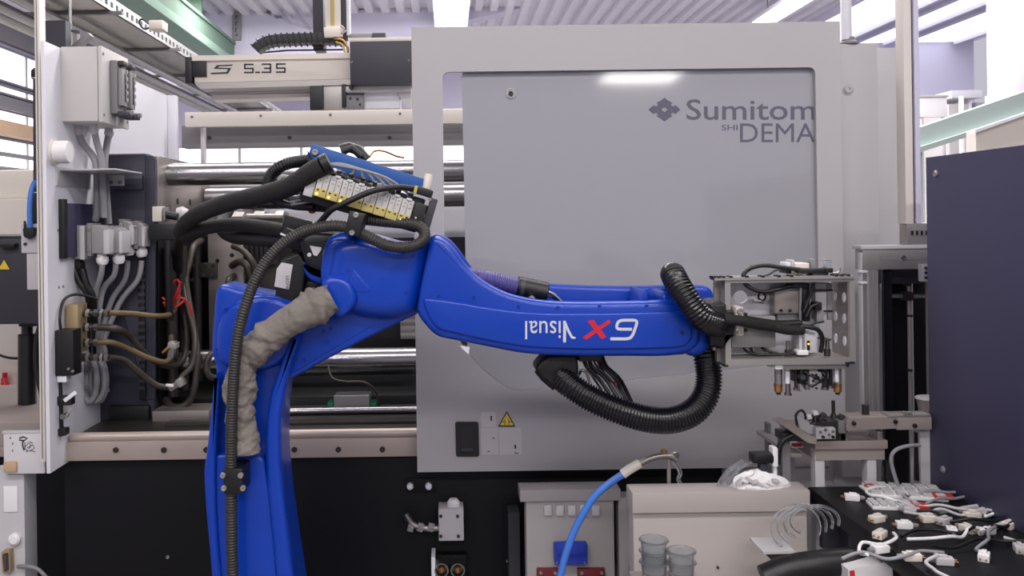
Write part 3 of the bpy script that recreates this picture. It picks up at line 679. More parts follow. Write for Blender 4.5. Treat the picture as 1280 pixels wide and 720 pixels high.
# ================================================================== LINEAR ROBOT ABOVE THE CLAMP UNIT
D = 3.9
lr = thing('linear_robot', 'cream linear take-out robot with dark drive cover above the clamp unit', 'robot', W(340, 137, D))
bx1 = 470
bmx = pslab('beam', rpts([(241, 70), (bx1, 67), (bx1, 98), (438, 99), (243, 104)], 1.5, 3), D, D + .18, 'cream_paint', lr, r=.004)
pslab('top_rail', [(240, 69.5), (438, 66), (438, 72.5), (240, 76)], D - .015, D, 'cream_paint', bmx)
pslab('lower_rail', [(243, 104), (438, 99), (438, 106), (250, 111)], D - .01, D + .1, 'alu', bmx)
pbox('end_cap', 231, 71, 240, 104, D - .012, D + .19, 'black', lr, r=.003)
pbox('drive_plate', 240, 77, 258, 96, D - .008, D, 'black', lr, r=.001)
# slanted S and the type number
sp_ = [(291, 80.5), (271, 81.5), (267, 86), (285, 86.5), (283, 90), (263, 91), (264, 92.8), (285, 92), (289, 85), (272, 84.4), (274, 83), (290, 82.2)]
pslab('lettering', sp_, D - .0015, D, 'letter_black', bmx)
def digit(kind, x):
    y0, ym, y1 = 80.5 - (x - 305) * .012, 85.6 - (x - 305) * .012, 90.6 - (x - 305) * .012; mb = MB(); w = 1.9
    segs = {'5': [[(x + 12, y0), (x, y0)], [(x + .9, y0), (x + .9, ym)], [(x, ym), (x + 12, ym)], [(x + 11.1, ym), (x + 11.1, y1)], [(x + 12, y1), (x, y1)]],
            '3': [[(x, y0), (x + 12, y0)], [(x + 11.1, y0), (x + 11.1, y1)], [(x + 3, ym), (x + 12, ym)], [(x + 12, y1), (x, y1)]], '.': [[(x, y1), (x + 6, y1)]]}[kind]
    for sg in segs: stroke(mb, sg, w, D - .0015, D)
    return put('lettering', mb, 'letter_black', bmx)
digit('5', 305); digit('.', 319); digit('3', 327); digit('5', 345)
pslab('support_bar', [(262, 111), (402, 108), (402, 114), (262, 118)], D + .12, D + .2, 'light_grey', lr)
pslab('support_bar', [(265, 119), (400, 116), (400, 121), (265, 125)], D + .14, D + .25, 'cream_paint', lr)
pbox('gearbox', 387, 107, 404, 137, D - .01, D + .1, 'black', lr)
cl = pbox('column', 404, 104, 429, 137, D + .0, D + .12, 'alu', lr)
pbox('clamp_block', 427, 105, 433, 134, D - .012, D + .06, 'black', lr)
pbox('motor_block', 430, 119, 455, 134, D - .005, D + .1, 'mid_grey', lr)
for x, y in ((438, 123), (447, 124), (450, 131)): bolt(x, y, D - .005, 1.5, 'black', lr, 'screw')
pbox('tray', 432, 108, 514, 114, D - .03, D + .1, 'light_grey', lr); pcyl('roller', 439, 109, D - .05, D, 3, 'black', lr)
pbox('side_cover', 455, 113, 500, 135, D + .02, D + .15, 'white_panel', lr); pslab('brace', [(496, 112), (514, 112), (514, 135), (506, 135)], D, D + .04, 'light_grey', lr)
cv = pbox('drive_cover', 437, 51, 516, 104, D - .10, D + .2, 'dark_grey', lr, r=.006)
pbox('cover_lid', 437, 47.5, 517, 51, D - .10, D + .2, 'cream_paint', cv, r=.002)
for x, y in ((440, 78), (511, 76)): bolt(x, y, D - .10, 1.5, 'mid_grey', cv, 'screw')
pbox('cover_foot', 465, 41, 482, 48, D, D + .1, 'dark_grey', lr)
pbox('cover_foot', 437, 42, 465, 48, D + .02, D + .1, 'mid_grey', lr)
# vertical axis
zt_ = 3.3
def vert(name, x0, x1, y1, d0, d1, m, p):
    a, b = W(x0, 20, d0), W(x1, 20, d0); return put(name, MB().box(a.x, b.x, d0, d1, W(x0, y1, d0).z, zt_, .002), m, p)
va = vert('vertical_axis', 407, 426, 46, D + .02, D + .10, 'cream_paint', lr)
vert('toothed_belt', 413, 418, 32, D + .014, D + .02, 'valve_yellow', va); vert('guide_strip', 426, 433, 48, D + .02, D + .08, 'dark_grey', va); vert('edge_strip', 433, 437, 44, D + .02, D + .07, 'white_panel', va)
vert('rear_column', 391, 404, 62, D + .10, D + .2, 'dark_grey', lr)
pbox('carriage', 405, 34, 428, 46, D + .0, D + .12, 'cream_paint', lr); 
# energy chain: single links along a bend
ch = put('energy_chain', MB().tube([W(*p) for p in [(430, 62, D + .1), (360, 63, D + .1), (325, 66, D + .1)]], .004, 6), 'black', lr)
pth = resample(smooth([W(*p) for p in [(432, 50, D + .06), (400, 49, D + .06), (360, 50, D + .06), (338, 52, D + .06), (325, 58, D + .06), (318, 66, D + .06)]], 10), .026)
for i in range(len(pth) - 1):
    a, b = pth[i], pth[i + 1]; dv = (b - a); ang = math.atan2(dv.z, dv.x)
    mt = Matrix.Translation((a + b) / 2) @ Matrix.Rotation(-ang, 4, 'Y')
    mb = MB().box(-.0155, .0135, -.035, .035, -.022, .022, .004, mt); mb.box(.006, .012, -.04, .04, -.026, .026, 0, mt)
    put('chain_link', mb, 'black', ch)
ptube('orange_cable', [(418, 48, D + .01), (428, 50, D), (434, 58, D), (435, 67, D)], 1.6, 'brass', lr); ptube('orange_cable', [(420, 52, D + .01), (428, 56, D), (431, 66, D)], 1.3, 'valve_yellow', lr)
ptube('plug_wires', [(426, 32, D), (430, 36, D), (427, 42, D), (433, 38, D)], 1.2, 'alu', lr)
# ================================================================== SIX-AXIS ROBOT
D = 2.06
rb = thing('industrial_robot', 'blue six-axis industrial robot arm reaching across the machine door', 'robot', (W(310, 700, 2.2).x, 2.2, 0))
zf = 0.0
# base and turning body below the picture's lower edge
a = W(318, 760, 2.25)
put('base', MB().lathe((a.x, 2.25, 0), (0, 0, 1), [(.24, 0), (.24, .06), (.19, .08), (.17, .30), (.18, .34)], 32), 'robot_blue', rb)
put('turning_body', MB().lathe((a.x, 2.25, .34), (0, 0, 1), [(.18, 0), (.19, .03), (.17, .12), (.13, .2), (.12, .26)], 32), 'robot_blue', rb)
# --- lower arm: back casting, shoulder boss, two rims and the channel between
la = pslab('lower_arm', smooth([(272, 359), (300, 362), (345, 372), (378, 384), (384, 410), (372, 440), (356, 480), (350, 530), (351, 590), (362, 680), (378, 800), (380, 960), (270, 960), (262, 800), (264, 720), (257, 640), (254, 590), (259, 560), (268, 500), (269, 460), (264, 440), (266, 405)], 4, True), D + .055, D + .20, 'robot_blue', rb, r=.012)
pslab('shoulder_boss', smooth([(269, 438), (270, 412), (280, 390), (298, 376), (325, 369), (352, 374), (368, 388), (374, 410), (368, 436), (350, 456), (318, 466), (288, 462), (274, 452)], 4, True), D + .028, D + .07, 'robot_blue', la, r=.018)
pslab('right_rim', smooth([(352, 452), (366, 420), (374, 425), (362, 460), (354, 500), (350, 540), (352, 600), (366, 720), (374, 800), (350, 800), (344, 720), (334, 620), (331, 560), (336, 500)], 4, True), D + .01, D + .08, 'robot_blue', la, r=.012)
pslab('left_rim', smooth([(268, 470), (274, 480), (272, 520), (270, 568), (270, 640), (276, 720), (288, 800), (266, 800), (264, 720), (257, 640), (255, 595), (259, 555), (264, 510)], 4, True), D + .01, D + .08, 'robot_blue', la, r=.008)
pslab('lower_cover', rpts([(262, 571), (276, 568), (318, 568), (330, 574), (342, 640), (352, 800), (280, 800), (268, 640)], 5), D + .02, D + .07, 'robot_blue', la, r=.008)
for x, y in ((272, 436), (366, 430), (365, 446), (371, 418), (360, 462), (330, 372), (283, 386)): bolt(x, y, D + .05, 2.4, 'robot_blue', la, h=.012)
# --- elbow: wedge casting below, rounded housing above
wd = pslab('elbow_wedge', smooth([(352, 476), (350, 450), (362, 410), (392, 392), (450, 372), (510, 368), (526, 380), (522, 392), (500, 403), (450, 428), (400, 454), (368, 472)], 5, True), D + .045, D + .22, 'robot_blue', rb, r=.010)
for x, y in ((404, 415), (413, 411), (408, 427), (368, 425), (380, 450)): bolt(x, y, D + .043, 2.2, 'robot_blue', wd)
hs = pslab('elbow_housing', smooth([(410, 300), (440, 291), (470, 296), (500, 304), (526, 300), (538, 297), (536, 320), (529, 355), (522, 384), (512, 396), (480, 402), (440, 396), (424, 384), (410, 366), (400, 350), (404, 320)], 5, True), D + .0, D + .24, 'robot_blue', rb, r=.05, dome=True, ang=60)
pslab('housing_flank', smooth([(410, 298), (436, 292), (448, 320), (440, 352), (414, 386), (402, 362), (400, 330)], 5, True), D + .012, D + .12, 'robot_blue', hs, r=.02, dome=True, ang=60)
pslab('cast_pad', rpts([(442, 336), (463, 362), (458, 366), (430, 364)], 3), D - .0015, D + .03, 'robot_blue', hs, r=.002)
for x, y in ((442, 303), (436, 337), (508, 365), (516, 320), (504, 318)): bolt(x, y, D + .012, 2.0, 'robot_blue', hs, h=.014)
lug = pslab('sleeve_lug', smooth([(401, 355), (414, 345), (436, 352), (446, 376), (430, 396), (417, 394), (408, 374)], 5, True), D - .016, D + .08, 'robot_blue', hs, r=.014, dome=True, ang=60)
for x, y in ((409, 358), (415, 369)): bolt(x, y, D - .010, 1.8, 'light_grey', lug)
put('joint_seam', MB().tube([W(x, y, d) for x, y, d in [(540, 296, D + .02), (535, 320, D + .01), (528, 355, D + .01), (521, 390, D + .02)]], .0028, 8), 'black', hs)
# black motors on top of the elbow
mt_ = pslab('motor', rpts([(374, 300), (388, 291), (432, 292), (436, 330), (424, 348), (384, 346)], 6), D + .06, D + .2, 'black', rb, r=.012)
pslab('label_plate', rpts([(387, 307), (402, 309.5), (401, 313), (396, 320), (392, 319)], 1), D + .0575, D + .062, 'sticker', mt_)
pcyl('label_dot', 386.5, 318.5, D + .0575, D + .062, 2.6, 'sticker', mt_)
pslab('motor_flange', smooth([(379, 328), (390, 340), (410, 346), (424, 346), (420, 356), (396, 354), (382, 344)], 4, True), D + .045, D + .1, 'robot_blue', mt_, r=.006)
m2_ = pslab('motor', rpts([(342, 378), (350, 325), (372, 315), (384, 330), (378, 378)], 4), D + .075, D + .2, 'black', rb, r=.008)
lb_ = pslab('label_plate', rpts([(352, 328), (366, 331), (361, 362), (343, 358), (346, 336)], 1), D + .072, D + .077, 'sticker', m2_)
ptext('lettering', 'LEONI', 357.5, 345, 361, 361, D + .072, 'letter_black', lb_, rot90=True)
pslab('motor_bracket', [(352, 291), (356, 285), (372, 291), (372, 299), (366, 300)], D + .03, D + .1, 'black', rb); pslab('bracket_edge', [(351, 291), (370, 299), (370, 301), (350, 293)], D + .028, D + .04, 'white_panel', rb)
pbox('cable_duct', 372, 352, 410, 380, D + .10, D + .19, 'black', rb)
for (x, y) in ((392, 362), (386, 368)): bolt(x, y, D + .10, 3, 'mid_grey', rb, 'plug')
# --- forearm
fo = [(541, 297), (556, 300), (568, 312), (580, 328), (598, 346), (622, 361), (650, 371), (690, 377), (740, 378), (800, 377), (846, 376), (864, 381), (874, 394), (878, 414), (874, 432), (858, 442), (830, 446), (780, 446), (720, 446), (660, 443), (610, 434), (570, 426), (548, 421), (534, 409), (522, 392), (523, 372), (529, 340), (535, 312)]
fa = pslab('forearm', smooth(fo, 4, True), D - .01, D + .035, 'robot_blue', rb, r=.014)
fi = [(529, 375), (545, 374), (575, 378), (610, 384), (650, 389), (690, 391), (740, 391), (800, 390), (846, 389), (860, 396), (866, 414), (862, 428), (845, 435), (780, 437), (720, 437), (660, 434), (610, 426), (570, 417), (550, 412), (538, 400)]
pslab('cheek_panel', smooth(fi, 4, True), D - .016, D + .0, 'robot_blue', fa, r=.006)
pslab('forearm_back', smooth([(541, 294), (560, 298), (574, 312), (588, 332), (606, 346), (640, 352), (700, 356), (760, 358), (800, 358), (862, 357), (890, 362), (896, 395), (890, 430), (840, 440), (720, 438), (620, 428), (560, 415), (540, 400), (532, 380), (536, 330)], 4, True), D + .18, D + .22, 'robot_blue', rb, r=.012)
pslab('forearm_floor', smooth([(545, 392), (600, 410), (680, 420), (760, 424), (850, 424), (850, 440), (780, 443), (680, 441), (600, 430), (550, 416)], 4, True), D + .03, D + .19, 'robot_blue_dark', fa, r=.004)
pslab('forearm_root', smooth([(541, 299), (558, 303), (572, 325), (578, 350), (570, 410), (548, 416), (526, 392), (531, 345)], 4, True), D + .02, D + .21, 'robot_blue', fa, r=.02)
pslab('end_block', smooth([(826, 372), (850, 370), (876, 380), (880, 410), (874, 436), (836, 440)], 4, True), D + .03, D + .20, 'robot_blue', fa, r=.012)
rbox('brace_fin', 806, 373, 8, 18, 20, D + .035, D + .18, 'robot_blue', fa)
for x, y, in ((548, 369), (592, 371), (648, 383), (697, 384), (749, 382), (808, 382), (546, 411)): bolt(x, y, D - .008, 2.0, 'robot_blue', fa)
pslab('cover_tab', [(575, 432), (587, 434), (586, 443), (578, 436)], D + .0, D + .02, 'letter_white', fa)
# lettering, upside down on the arm
dl = D - .016
put('lettering', stroke(MB(), smooth([(790, 411.5), (782, 411.5), (773, 411.2), (771, 408), (773, 402.5), (778, 400.5), (786, 400.3), (794, 400.6), (796, 403.5), (793.5, 412), (790, 420), (785, 423.3), (774, 423.6), (763, 423.6)], 4), 3.6, dl - .0008, dl + .0004), 'letter_white', fa)
for i_, q in enumerate(([(728, 422), (733, 424.5), (764, 403), (761, 399.5)], [(734, 401), (742, 400), (758, 421), (752, 424)])): pslab('red_cross', q, dl - .0008 - .0004 * i_, dl + .0004, 'letter_red', fa)
ptext('lettering', 'isual', 656.5, 401, 701, 424, dl, 'letter_white', fa, flip=True)
pslab('lettering', [(704, 401), (707, 401), (712, 413), (716, 420.5), (720, 421.5), (719, 423.5), (714, 423), (709, 414), (707.5, 410), (707.5, 428), (704, 428)], dl - .0008, dl + .0004, 'letter_white', fa)
# --- wrist
wr = pslab('wrist', smooth([(858, 384), (878, 380), (890, 386), (893, 410), (888, 436), (874, 446), (858, 442), (852, 415)], 4, True), D - .004, D + .18, 'robot_blue', rb, r=.02)
pcyl('wrist_screw', 853, 416, D - .018, D + .01, 2.0, 'black', wr)
wf = pslab('wrist_flange', rpts([(887, 380), (908, 380), (908, 388), (918, 388), (918, 421), (908, 421), (908, 433), (888, 433)], 2), D - .035, D + .10, 'black', rb, r=.004)
pslab('flange_ring', rpts([(890, 378), (910, 377), (911, 388), (890, 389)], 2), D + .0, D + .11, 'dark_grey', wf, r=.003); pbox('flange_mount', 893, 432, 910, 450, D + .03, D + .12, 'dark_steel', wf)
pcyl('flange_screw', 893, 436, D + .02, D + .04, 2.2, 'alu', wf)
# --- fabric sleeve over the cable bundle
sl = smooth([W(*p) for p in [(306, 566, D - .002), (303, 540, D - .004), (300, 505, D - .006), (301, 470, D - .01), (310, 446, D - .016), (332, 424, D - .022), (360, 403, D - .026), (390, 386, D - .026), (415, 372, D - .018)]], 14)
rs = random.Random(4); n = len(sl); rg = []; nx = Vector((0, 1, 0))
def crumple(i, t):
    q = 0
    for (a_, b_, c_, e_) in FOLDS: q += e_ * math.exp(-((i - a_ - b_ * math.sin(t + c_)) / 1.3) ** 2)
    return q
FOLDS = [(rs.uniform(2, n - 2), rs.uniform(-11, 11), rs.uniform(0, 6.28), rs.uniform(-.13, .13)) for _ in range(60)]
for i, p in enumerate(sl):
    tn = (sl[min(i + 1, n - 1)] - sl[max(i - 1, 0)]).normalized(); nx = (nx - tn * nx.dot(tn)).normalized(); ny = tn.cross(nx)
    w_ = .0365 + .003 * math.sin(i * .21 + 1) + (.003 if i > n - 14 else 0)
    rg.append([p + (nx * math.cos(t) * .8 + ny * math.sin(t)) * (w_ * (1 + .05 * math.sin(2 * t + i * .3) + crumple(i, t))) for t in [2 * math.pi * k / 32 for k in range(32)]])
put('fabric_sleeve', MB().rings(rg), 'sleeve', rb, ang=75)
put('sleeve_cuff', MB().tube([W(296, 566, D), W(318, 566, D)], .012, 10), 'robot_blue', la)
# --- corrugated dress hose along the arm, with clamps
dh = phose('dress_hose', [(292, 745, D - .035), (290, 690, D - .035), (289, 620, D - .035), (289, 560, D - .04), (291, 490, D - .05), (296, 430, D - .058), (306, 385, D - .055), (322, 345, D - .045), (346, 312, D - .035), (376, 291, D - .03), (408, 283, D - .03), (432, 284, D - .032), (456, 294, D - .035), (484, 307, D - .035), (510, 309, D - .03), (528, 301, D - .02), (530, 289, D - .005), (518, 281, D + .01), (490, 278, D + .03), (450, 274, D + .05)], 7.4, 'hose_grey', rb, pitch=.0065)
for i, (x, y, ss) in enumerate(((443, 280, 1.0), (291, 602, 1.25))):
    c_ = rbox('hose_clamp', x, y, 20 * ss, 30 * ss if i == 0 else 26 * ss, 15 if i == 0 else 0, D - .058 if i == 0 else D - .055, D + .03, 'black', rb, r=.006)
    for (dx, dy) in (((2, -11), (-3, 11)) if i == 0 else ((-12, -8), (10, -8), (-11, 8), (13, 8))): bolt(x + dx, y + dy, D - .058 if i == 0 else D - .055, 3.6, 'alu', c_)
# --- valve terminal on its blue plate
vt = rbox('terminal_plate', 462, 213, 158, 21, 19, D + .16, D + .175, 'plate_blue', rb, r=.002)
bolt(394, 190.5, D + .16, 4.2, 'alu', vt)
pslab('plate_gusset', [(384, 188), (389, 200), (402, 208), (440, 224), (440, 240), (388, 232)], D + .14, D + .16, 'black', vt)
vb = rbox('valve_terminal', 452, 249, 152, 44, 17.5, D + .05, D + .14, 'black', rb, r=.004)
A = math.radians(17.5); ux, uy = math.cos(A), math.sin(A)
def loc(s, t): return 396 + s * ux - t * uy, 229 + s * uy + t * ux       # s along the row, t down
for k in range(8):
    cx, cy = loc(7.3 + k * 15.6, 0)
    vm = rbox('valve_module', cx, cy, 15, 30, 17.5, D + .022, D + .06, 'valve_grey', rb, r=.002)
    x_, y_ = loc(7.3 + k * 15.6, 10); rbox('valve_base', x_, y_, 15, 11, 17.5, D + .016, D + .03, 'valve_yellow', vm, r=.0015)
    for q in (-3.7, 3.7):
        x_, y_ = loc(7.3 + k * 15.6 + q, 7); rbox('override_button', x_, y_, 3, 1.6, 17.5, D + .0145, D + .018, 'letter_black', vm, r=0)
        x_, y_ = loc(7.3 + k * 15.6 + q, -5); rbox('mark', x_, y_, 2.4, 1.2, 17.5, D + .0212, D + .023, 'mid_grey', vm, r=0)
        x_, y_ = loc(7.3 + k * 15.6 + q, -10); rbox('mark', x_, y_, 2.4, 1.2, 17.5, D + .0212, D + .023, 'mid_grey', vm, r=0)
    x_, y_ = loc(7.3 + k * 15.6, 0); rbox('split_line', x_, y_, .5, 29, 17.5, D + .0205, D + .024, 'mid_grey', vm, r=0)
    x_, y_ = loc(7.3 + k * 15.6 - 3.7, 12.5)
    if k in (0, 1, 2, 7): put('led', MB().lathe(W(x_, y_, D + .016), (0, -1, 0), [(.0028, 0), (.0025, .0015), (.001, .0025)], 10), 'led', vm)
    x_, y_ = loc(7.3 + k * 15.6, -18); put('air_fitting', MB().lathe(W(x_, y_, D + .035), (.3, -.4, 1), [(.009, -.008), (.009, .003), (.006, .005), (.006, .012)], 12), 'black', vm)
    x_, y_ = loc(7.3 + k * 15.6, -15.5); rbox('top_clip', x_, y_, 7, 3, 17.5, D + .019, D + .03, 'sticker', vm, r=.001)
x_, y_ = loc(-7, 6); rbox('end_plate', x_, y_, 12, 26, 17.5, D + .03, D + .12, 'light_grey', vb)
x_, y_ = loc(133, 2); ep = rbox('bus_module', x_, y_, 15, 34, 17.5, D + .02, D + .12, 'black', vb)
x_, y_ = loc(146, -2); rbox('end_cap', x_, y_, 9, 48, 17.5, D + .03, D + .13, 'dark_grey', vb); bolt(537.5, 249.5, D + .03, 2.2, 'alu', vb, 'screw')
rbox('end_rail', 528, 275, 9, 18, 17.5, D + .04, D + .1, 'alu', vb)
for s_, t_ in ((131, 4), (138, 7)):
    x_, y_ = loc(s_, t_); put('bus_led', MB().cyl(W(x_, y_, D + .017), W(x_, y_, D + .022), .0025, 8), 'sticker', ep)
put('silencer', MB().lathe(W(533, 238, D + .06), (.17, 0, 1), [(.010, 0), (.0105, .004), (.0105, .034), (.008, .04)], 14), 'cream_paint', vb)
rbox('bus_plug', 531, 240, 20, 10, 20, D + .02, D + .045, 'black', vb, r=.004); rbox('plug_collar', 519.5, 237, 4, 10, 15, D + .018, D + .047, 'valve_yellow', vb)
ptube('bus_cable', [(518, 236, D + .03), (495, 234, D + .012), (465, 239, D + .0), (435, 252, D - .004), (415, 262, D + .0), (405, 272, D + .02), (398, 280, D + .05)], 4.0, 'black_rubber', rb)
# bundle of grey air lines over the valves
for k in range(8):
    x_, y_ = loc(7.3 + k * 15.6, -21); q = k * .9
    ptube('air_line', [(384, 218 + q, D + .05), (400, 208 + q * .6, D + .03), (420, 203.5 + q * .5, D + .025), (x_ * .5 + 222, 205 + k * 2.2, D + .026), (x_, y_, D + .035)] if k > 1 else [(386, 222 + q, D + .05), (398, 212 + q, D + .035), (x_, y_, D + .035)], 1.7, 'cable_grey', rb, sides=7)
# big sleeved bundles leaving to the left and the loops behind
ptube('cable_bundle', [(404, 207, D + .02), (388, 216, D + .03), (362, 233, D + .06), (330, 243, D + .12), (290, 252, D + .25), (256, 264, D + .40), (236, 276, D + .52), (226, 290, D + .60)], 11.5, 'braid', rb, sides=14)
ptube('bundle_tail', [(412, 203, D + .02), (404, 207, D + .02)], 13.5, 'black', rb, sides=14)
ptube('cable_bundle', [(440, 300, D + .14), (390, 296, D + .16), (345, 287, D + .25), (300, 281, D + .38), (262, 284, D + .5), (228, 294, D + .6)], 8.8, 'braid', rb, sides=14)
ptube('cable_bundle', [(420, 304, D + .16), (360, 300, D + .25), (310, 297, D + .4), (285, 292, D + .55), (276, 278, D + .65), (284, 262, D + .75)], 9.5, 'black_rubber', rb, sides=14)
phose('loop_hose', [(420, 196, D + .21), (385, 200, D + .20), (355, 206, D + .17), (338, 220, D + .18), (336, 238, D + .17), (348, 250, D + .15), (375, 255, D + .13), (410, 258, D + .12)], 8, 'black_rubber', rb, pitch=.006)
ptube('loop_cable', [(392, 258, D + .09), (370, 258, D + .1), (350, 252, D + .1), (346, 240, D + .1)], 5, 'black', rb)
for k in range(5): ptube('ribbon_line', [(360 + k, 240 + k * 4, D + .08), (375, 238 + k * 4, D + .07), (390, 236 + k * 4, D + .07)], 1.5, 'cable_grey', rb, n=5, sides=6)
put('top_plug', MB().tube([W(426, 187, D + .20), W(436, 184, D + .20), W(448, 188, D + .20), W(458, 200, D + .20)], .014, 12), 'black', rb)
put('top_plug', MB().tube([W(428, 190, D + .19), W(440, 185, D + .19), W(452, 196, D + .19)], .010, 12), 'black_rubber', rb)
ptube('top_cable', [(462, 196, D + .15), (468, 189, D + .17), (480, 189, D + .18), (495, 195, D + .2), (505, 197, D + .22)], 1.4, 'brass', rb)
# hex couplings between arm and machine
hx = put('steel_fitting', MB().cyl(W(296, 273, D + .5), W(356, 273, D + .45), .014, 12), 'steel', rb)
for xa, xb, r_ in ((294, 307, .020), (320, 333, .022), (347, 357, .023)): put('hex_nut', MB().cyl(W(xa, 273, D + .49), W(xb, 273, D + .48), r_, 6), 'alu', hx)
pcyl('end_disc', 354.5, 226.5, D + .3, D + .36, 9, 'alu', rb, n=24, ch=.004); pcyl('end_disc_hole', 354.5, 226.5, D + .297, D + .31, 4.5, 'dark_steel', rb, n=16)
rbox('hose_adapter', 402, 279, 24, 8, -8, D + .10, D + .13, 'alu', rb, r=.003); rbox('adapter_body', 370, 282, 34, 20, 15, D + .12, D + .18, 'black', rb, r=.004)
pcyl('red_cap', 389, 263, D + .12, D + .15, 4, 'red', rb)
# --- hoses of the forearm
phose('purple_hose', [(560, 336, D + .10), (585, 345, D + .10), (620, 352, D + .10), (655, 361, D + .10)], 11.5, 'purple_hose', rb, pitch=.006, sides=18)
cl_ = put('hose_collar', MB().cyl(W(646, 358, D + .10), W(684, 366, D + .10), .026, 20, ch=.002), 'black', rb)
put('collar_band', MB().cyl(W(650, 359, D + .10), W(655, 360, D + .10), .027, 20), 'dark_grey', cl_); pcyl('collar_screw', 665, 374, D + .06, D + .08, 4, 'alu', cl_)
for k in range(3): ptube('arm_cable', [(683, 364 + k * 3, D + .09 + .01 * k), (692, 368 + k * 2, D + .09 + .01 * k), (702, 377 + k, D + .09)], 1.8, 'steel', rb)
phose('wrist_hose', [(899, 406, D - .02), (890, 404, D - .04), (876, 396, D - .06), (862, 378, D - .06), (850, 360, D - .045), (843, 347, D - .015), (841, 343, D + .04), (844, 350, D + .12), (852, 372, D + .17), (858, 395, D + .17)], 15.8, 'black_gloss', rb, pitch=.0075, sides=20)
phose('loop_hose', [(700, 470, D + .06), (716, 484, D + .04), (742, 500, D + .03), (775, 514, D + .02), (810, 524, D + .02), (840, 525, D + .025), (866, 515, D + .035), (882, 495, D + .045), (886, 470, D + .055), (883, 446, D + .06), (880, 420, D + .08)], 16.8, 'black_gloss', rb, pitch=.0075, sides=22)
br = pslab('hose_bracket', rpts([(684, 444), (722, 444), (724, 466), (712, 482), (696, 487), (676, 472), (669, 462), (673, 455)], 4), D + .04, D + .13, 'black', rb, r=.008)
put('bracket_tab', MB().tube([W(672, 462, D + .08), W(680, 472, D + .08), W(694, 484, D + .08)], .010, 10), 'black_rubber', br)
for k, (xa, xb, yb, m) in enumerate(((728, 762, 492, 'black'), (734, 772, 497, 'black'), (740, 778, 497, 'dark_grey'), (748, 782, 500, 'black'), (726, 752, 488, 'steel'), (744, 770, 480, 'dark_red'), (752, 789, 502, 'black'))):
    ptube('wire', [(xa, 443, D + .07 + .012 * k), (xa + 6, 458, D + .06 + .012 * k), ((xa + xb) / 2 + 4, 474, D + .06 + .01 * k), (xb, yb, D + .05)], 2.6 if m == 'black' else 1.6, m, rb, sides=7)
ptube('wire', [(724, 468, D + .05), (727, 463, D + .04), (733, 466, D + .04), (737, 478, D + .04)], 1.8, 'steel', rb); pbox('wire_clip', 724, 444, 752, 452, D + .05, D + .14, 'black', rb)
# ================================================================== GRIPPER FRAME ON THE WRIST
D = 2.06
gr = thing('gripper_tool', 'light aluminium box frame gripper with valves mounted on the robot wrist', 'gripper', W(985, 495, D))
d0, d1 = D - .02, D + .07
o = P2([(906, 347.5), (1068, 345.5), (1070, 455), (907, 457)], d0); i = P2([(913, 354), (1061.5, 352), (1062.5, 447), (914, 449)], d0)
fr = put('frame', MB().holed(o, [i], d0, d1), 'alu', gr)
pslab('top_flange', [(893, 347), (1069, 344.5), (1069, 348), (893, 350.5)], d0 - .006, d0 + .03, 'alu', fr)
pslab('side_lug', [(893, 350), (906, 350), (907, 385), (893, 380)], d0 + .04, d0 + .05, 'alu', fr); pslab('side_lug', [(896, 436), (908, 436), (908, 457), (896, 455)], d0 + .04, d0 + .05, 'alu', fr)
for x in (893, 899, 905, 914, 934, 954, 974, 990, 1046, 1053, 1061): rbox('slot_screw', x, 346.5 - (x - 893) * .014, 4, 2.2, 0, d0 - .007, d0 + .02, 'black', fr, r=0)
for x, y in ((900, 455), (908, 457.5), (1060, 454), (1066, 453.5)): rbox('slot_screw', x, y, 5, 2.4, 0, d0 - .004, d0 + .02, 'black', fr, r=0)
# back plate with holes
hp = [[(926 + 9 * math.cos(t), 371 + 8 * math.sin(t)) for t in [2 * math.pi * k / 16 for k in range(16)]]]
put('back_plate', MB().holed(P2([(913, 352), (1022, 350), (1022, 450), (913, 450)], d1 - .012), [P2(h, d1 - .012) for h in hp], d1 - .012, d1 - .004), 'white_panel', gr)
# perforated right wall facing inwards: oval slots
xr = W(1062, 400, d0).x; zA, zB = W(1062, 447, d0).z, W(1062, 352, d0).z
put('side_wall', MB().box(xr - .002, xr, d0 + .003, d1, zA, zB), 'steel_plate', fr)
for z in (.78, .5, .2):
    for y in (d0 + .022, d0 + .068):
        zz = zA + (zB - zA) * z
        put('oval_slot', MB().lathe((xr - .0022, y, zz), (-1, 0, 0), [(.008, 0), (.0075, .0015)], 16).xf(Matrix.Translation((0, 0, zz)) @ Matrix.Diagonal((1, 1, 1.5, 1)) @ Matrix.Translation((0, 0, -zz))), 'white_panel', fr)
# inner devices
pbox('valve_plate', 914, 396, 970, 434, D + .02, D + .055, 'hood_grey', gr); 
tb = pbox('terminal_block', 920, 384, 930, 420, D - .03, D + .04, 'cream_paint', gr)
for y in (389, 416): bolt(925, y, D - .03, 4.2, 'alu', tb)
for y in (391, 411): pbox('clip', 930, y, 935, y + 4, D + .01, D + .03, 'black', gr)
vp = pbox('device_cover', 968, 360, 1000, 392, D + .02, D + .055, 'steel_plate', gr)
for x in (976, 987): bolt(x, 388, D + .02, 1.8, 'black', vp, 'screw')
pbox('device_foot', 972, 392, 1000, 400, D + .03, D + .055, 'mid_grey', gr)
put('guide_rod', MB().cyl(W(1001, 357, D + .02), W(1000, 408, D + .02), S(3, D), 14), 'chrome', gr)
pbox('rod_housing', 1004, 355, 1013, 402, D + .015, D + .05, 'black', gr); pbox('rod_housing', 992, 354, 1012, 360, D + .0, D + .05, 'black', gr)
cyl = pbox('cylinder_block', 1019, 354, 1040, 400, D + .035, D + .065, 'light_grey', gr); pbox('cylinder_edge', 1034, 354, 1041, 400, D + .03, D + .066, 'mid_grey', cyl)
for y in (362, 388): pbox('band', 1018, y, 1041, y + 1.8, D + .028, D + .03, 'black', cyl, r=0)
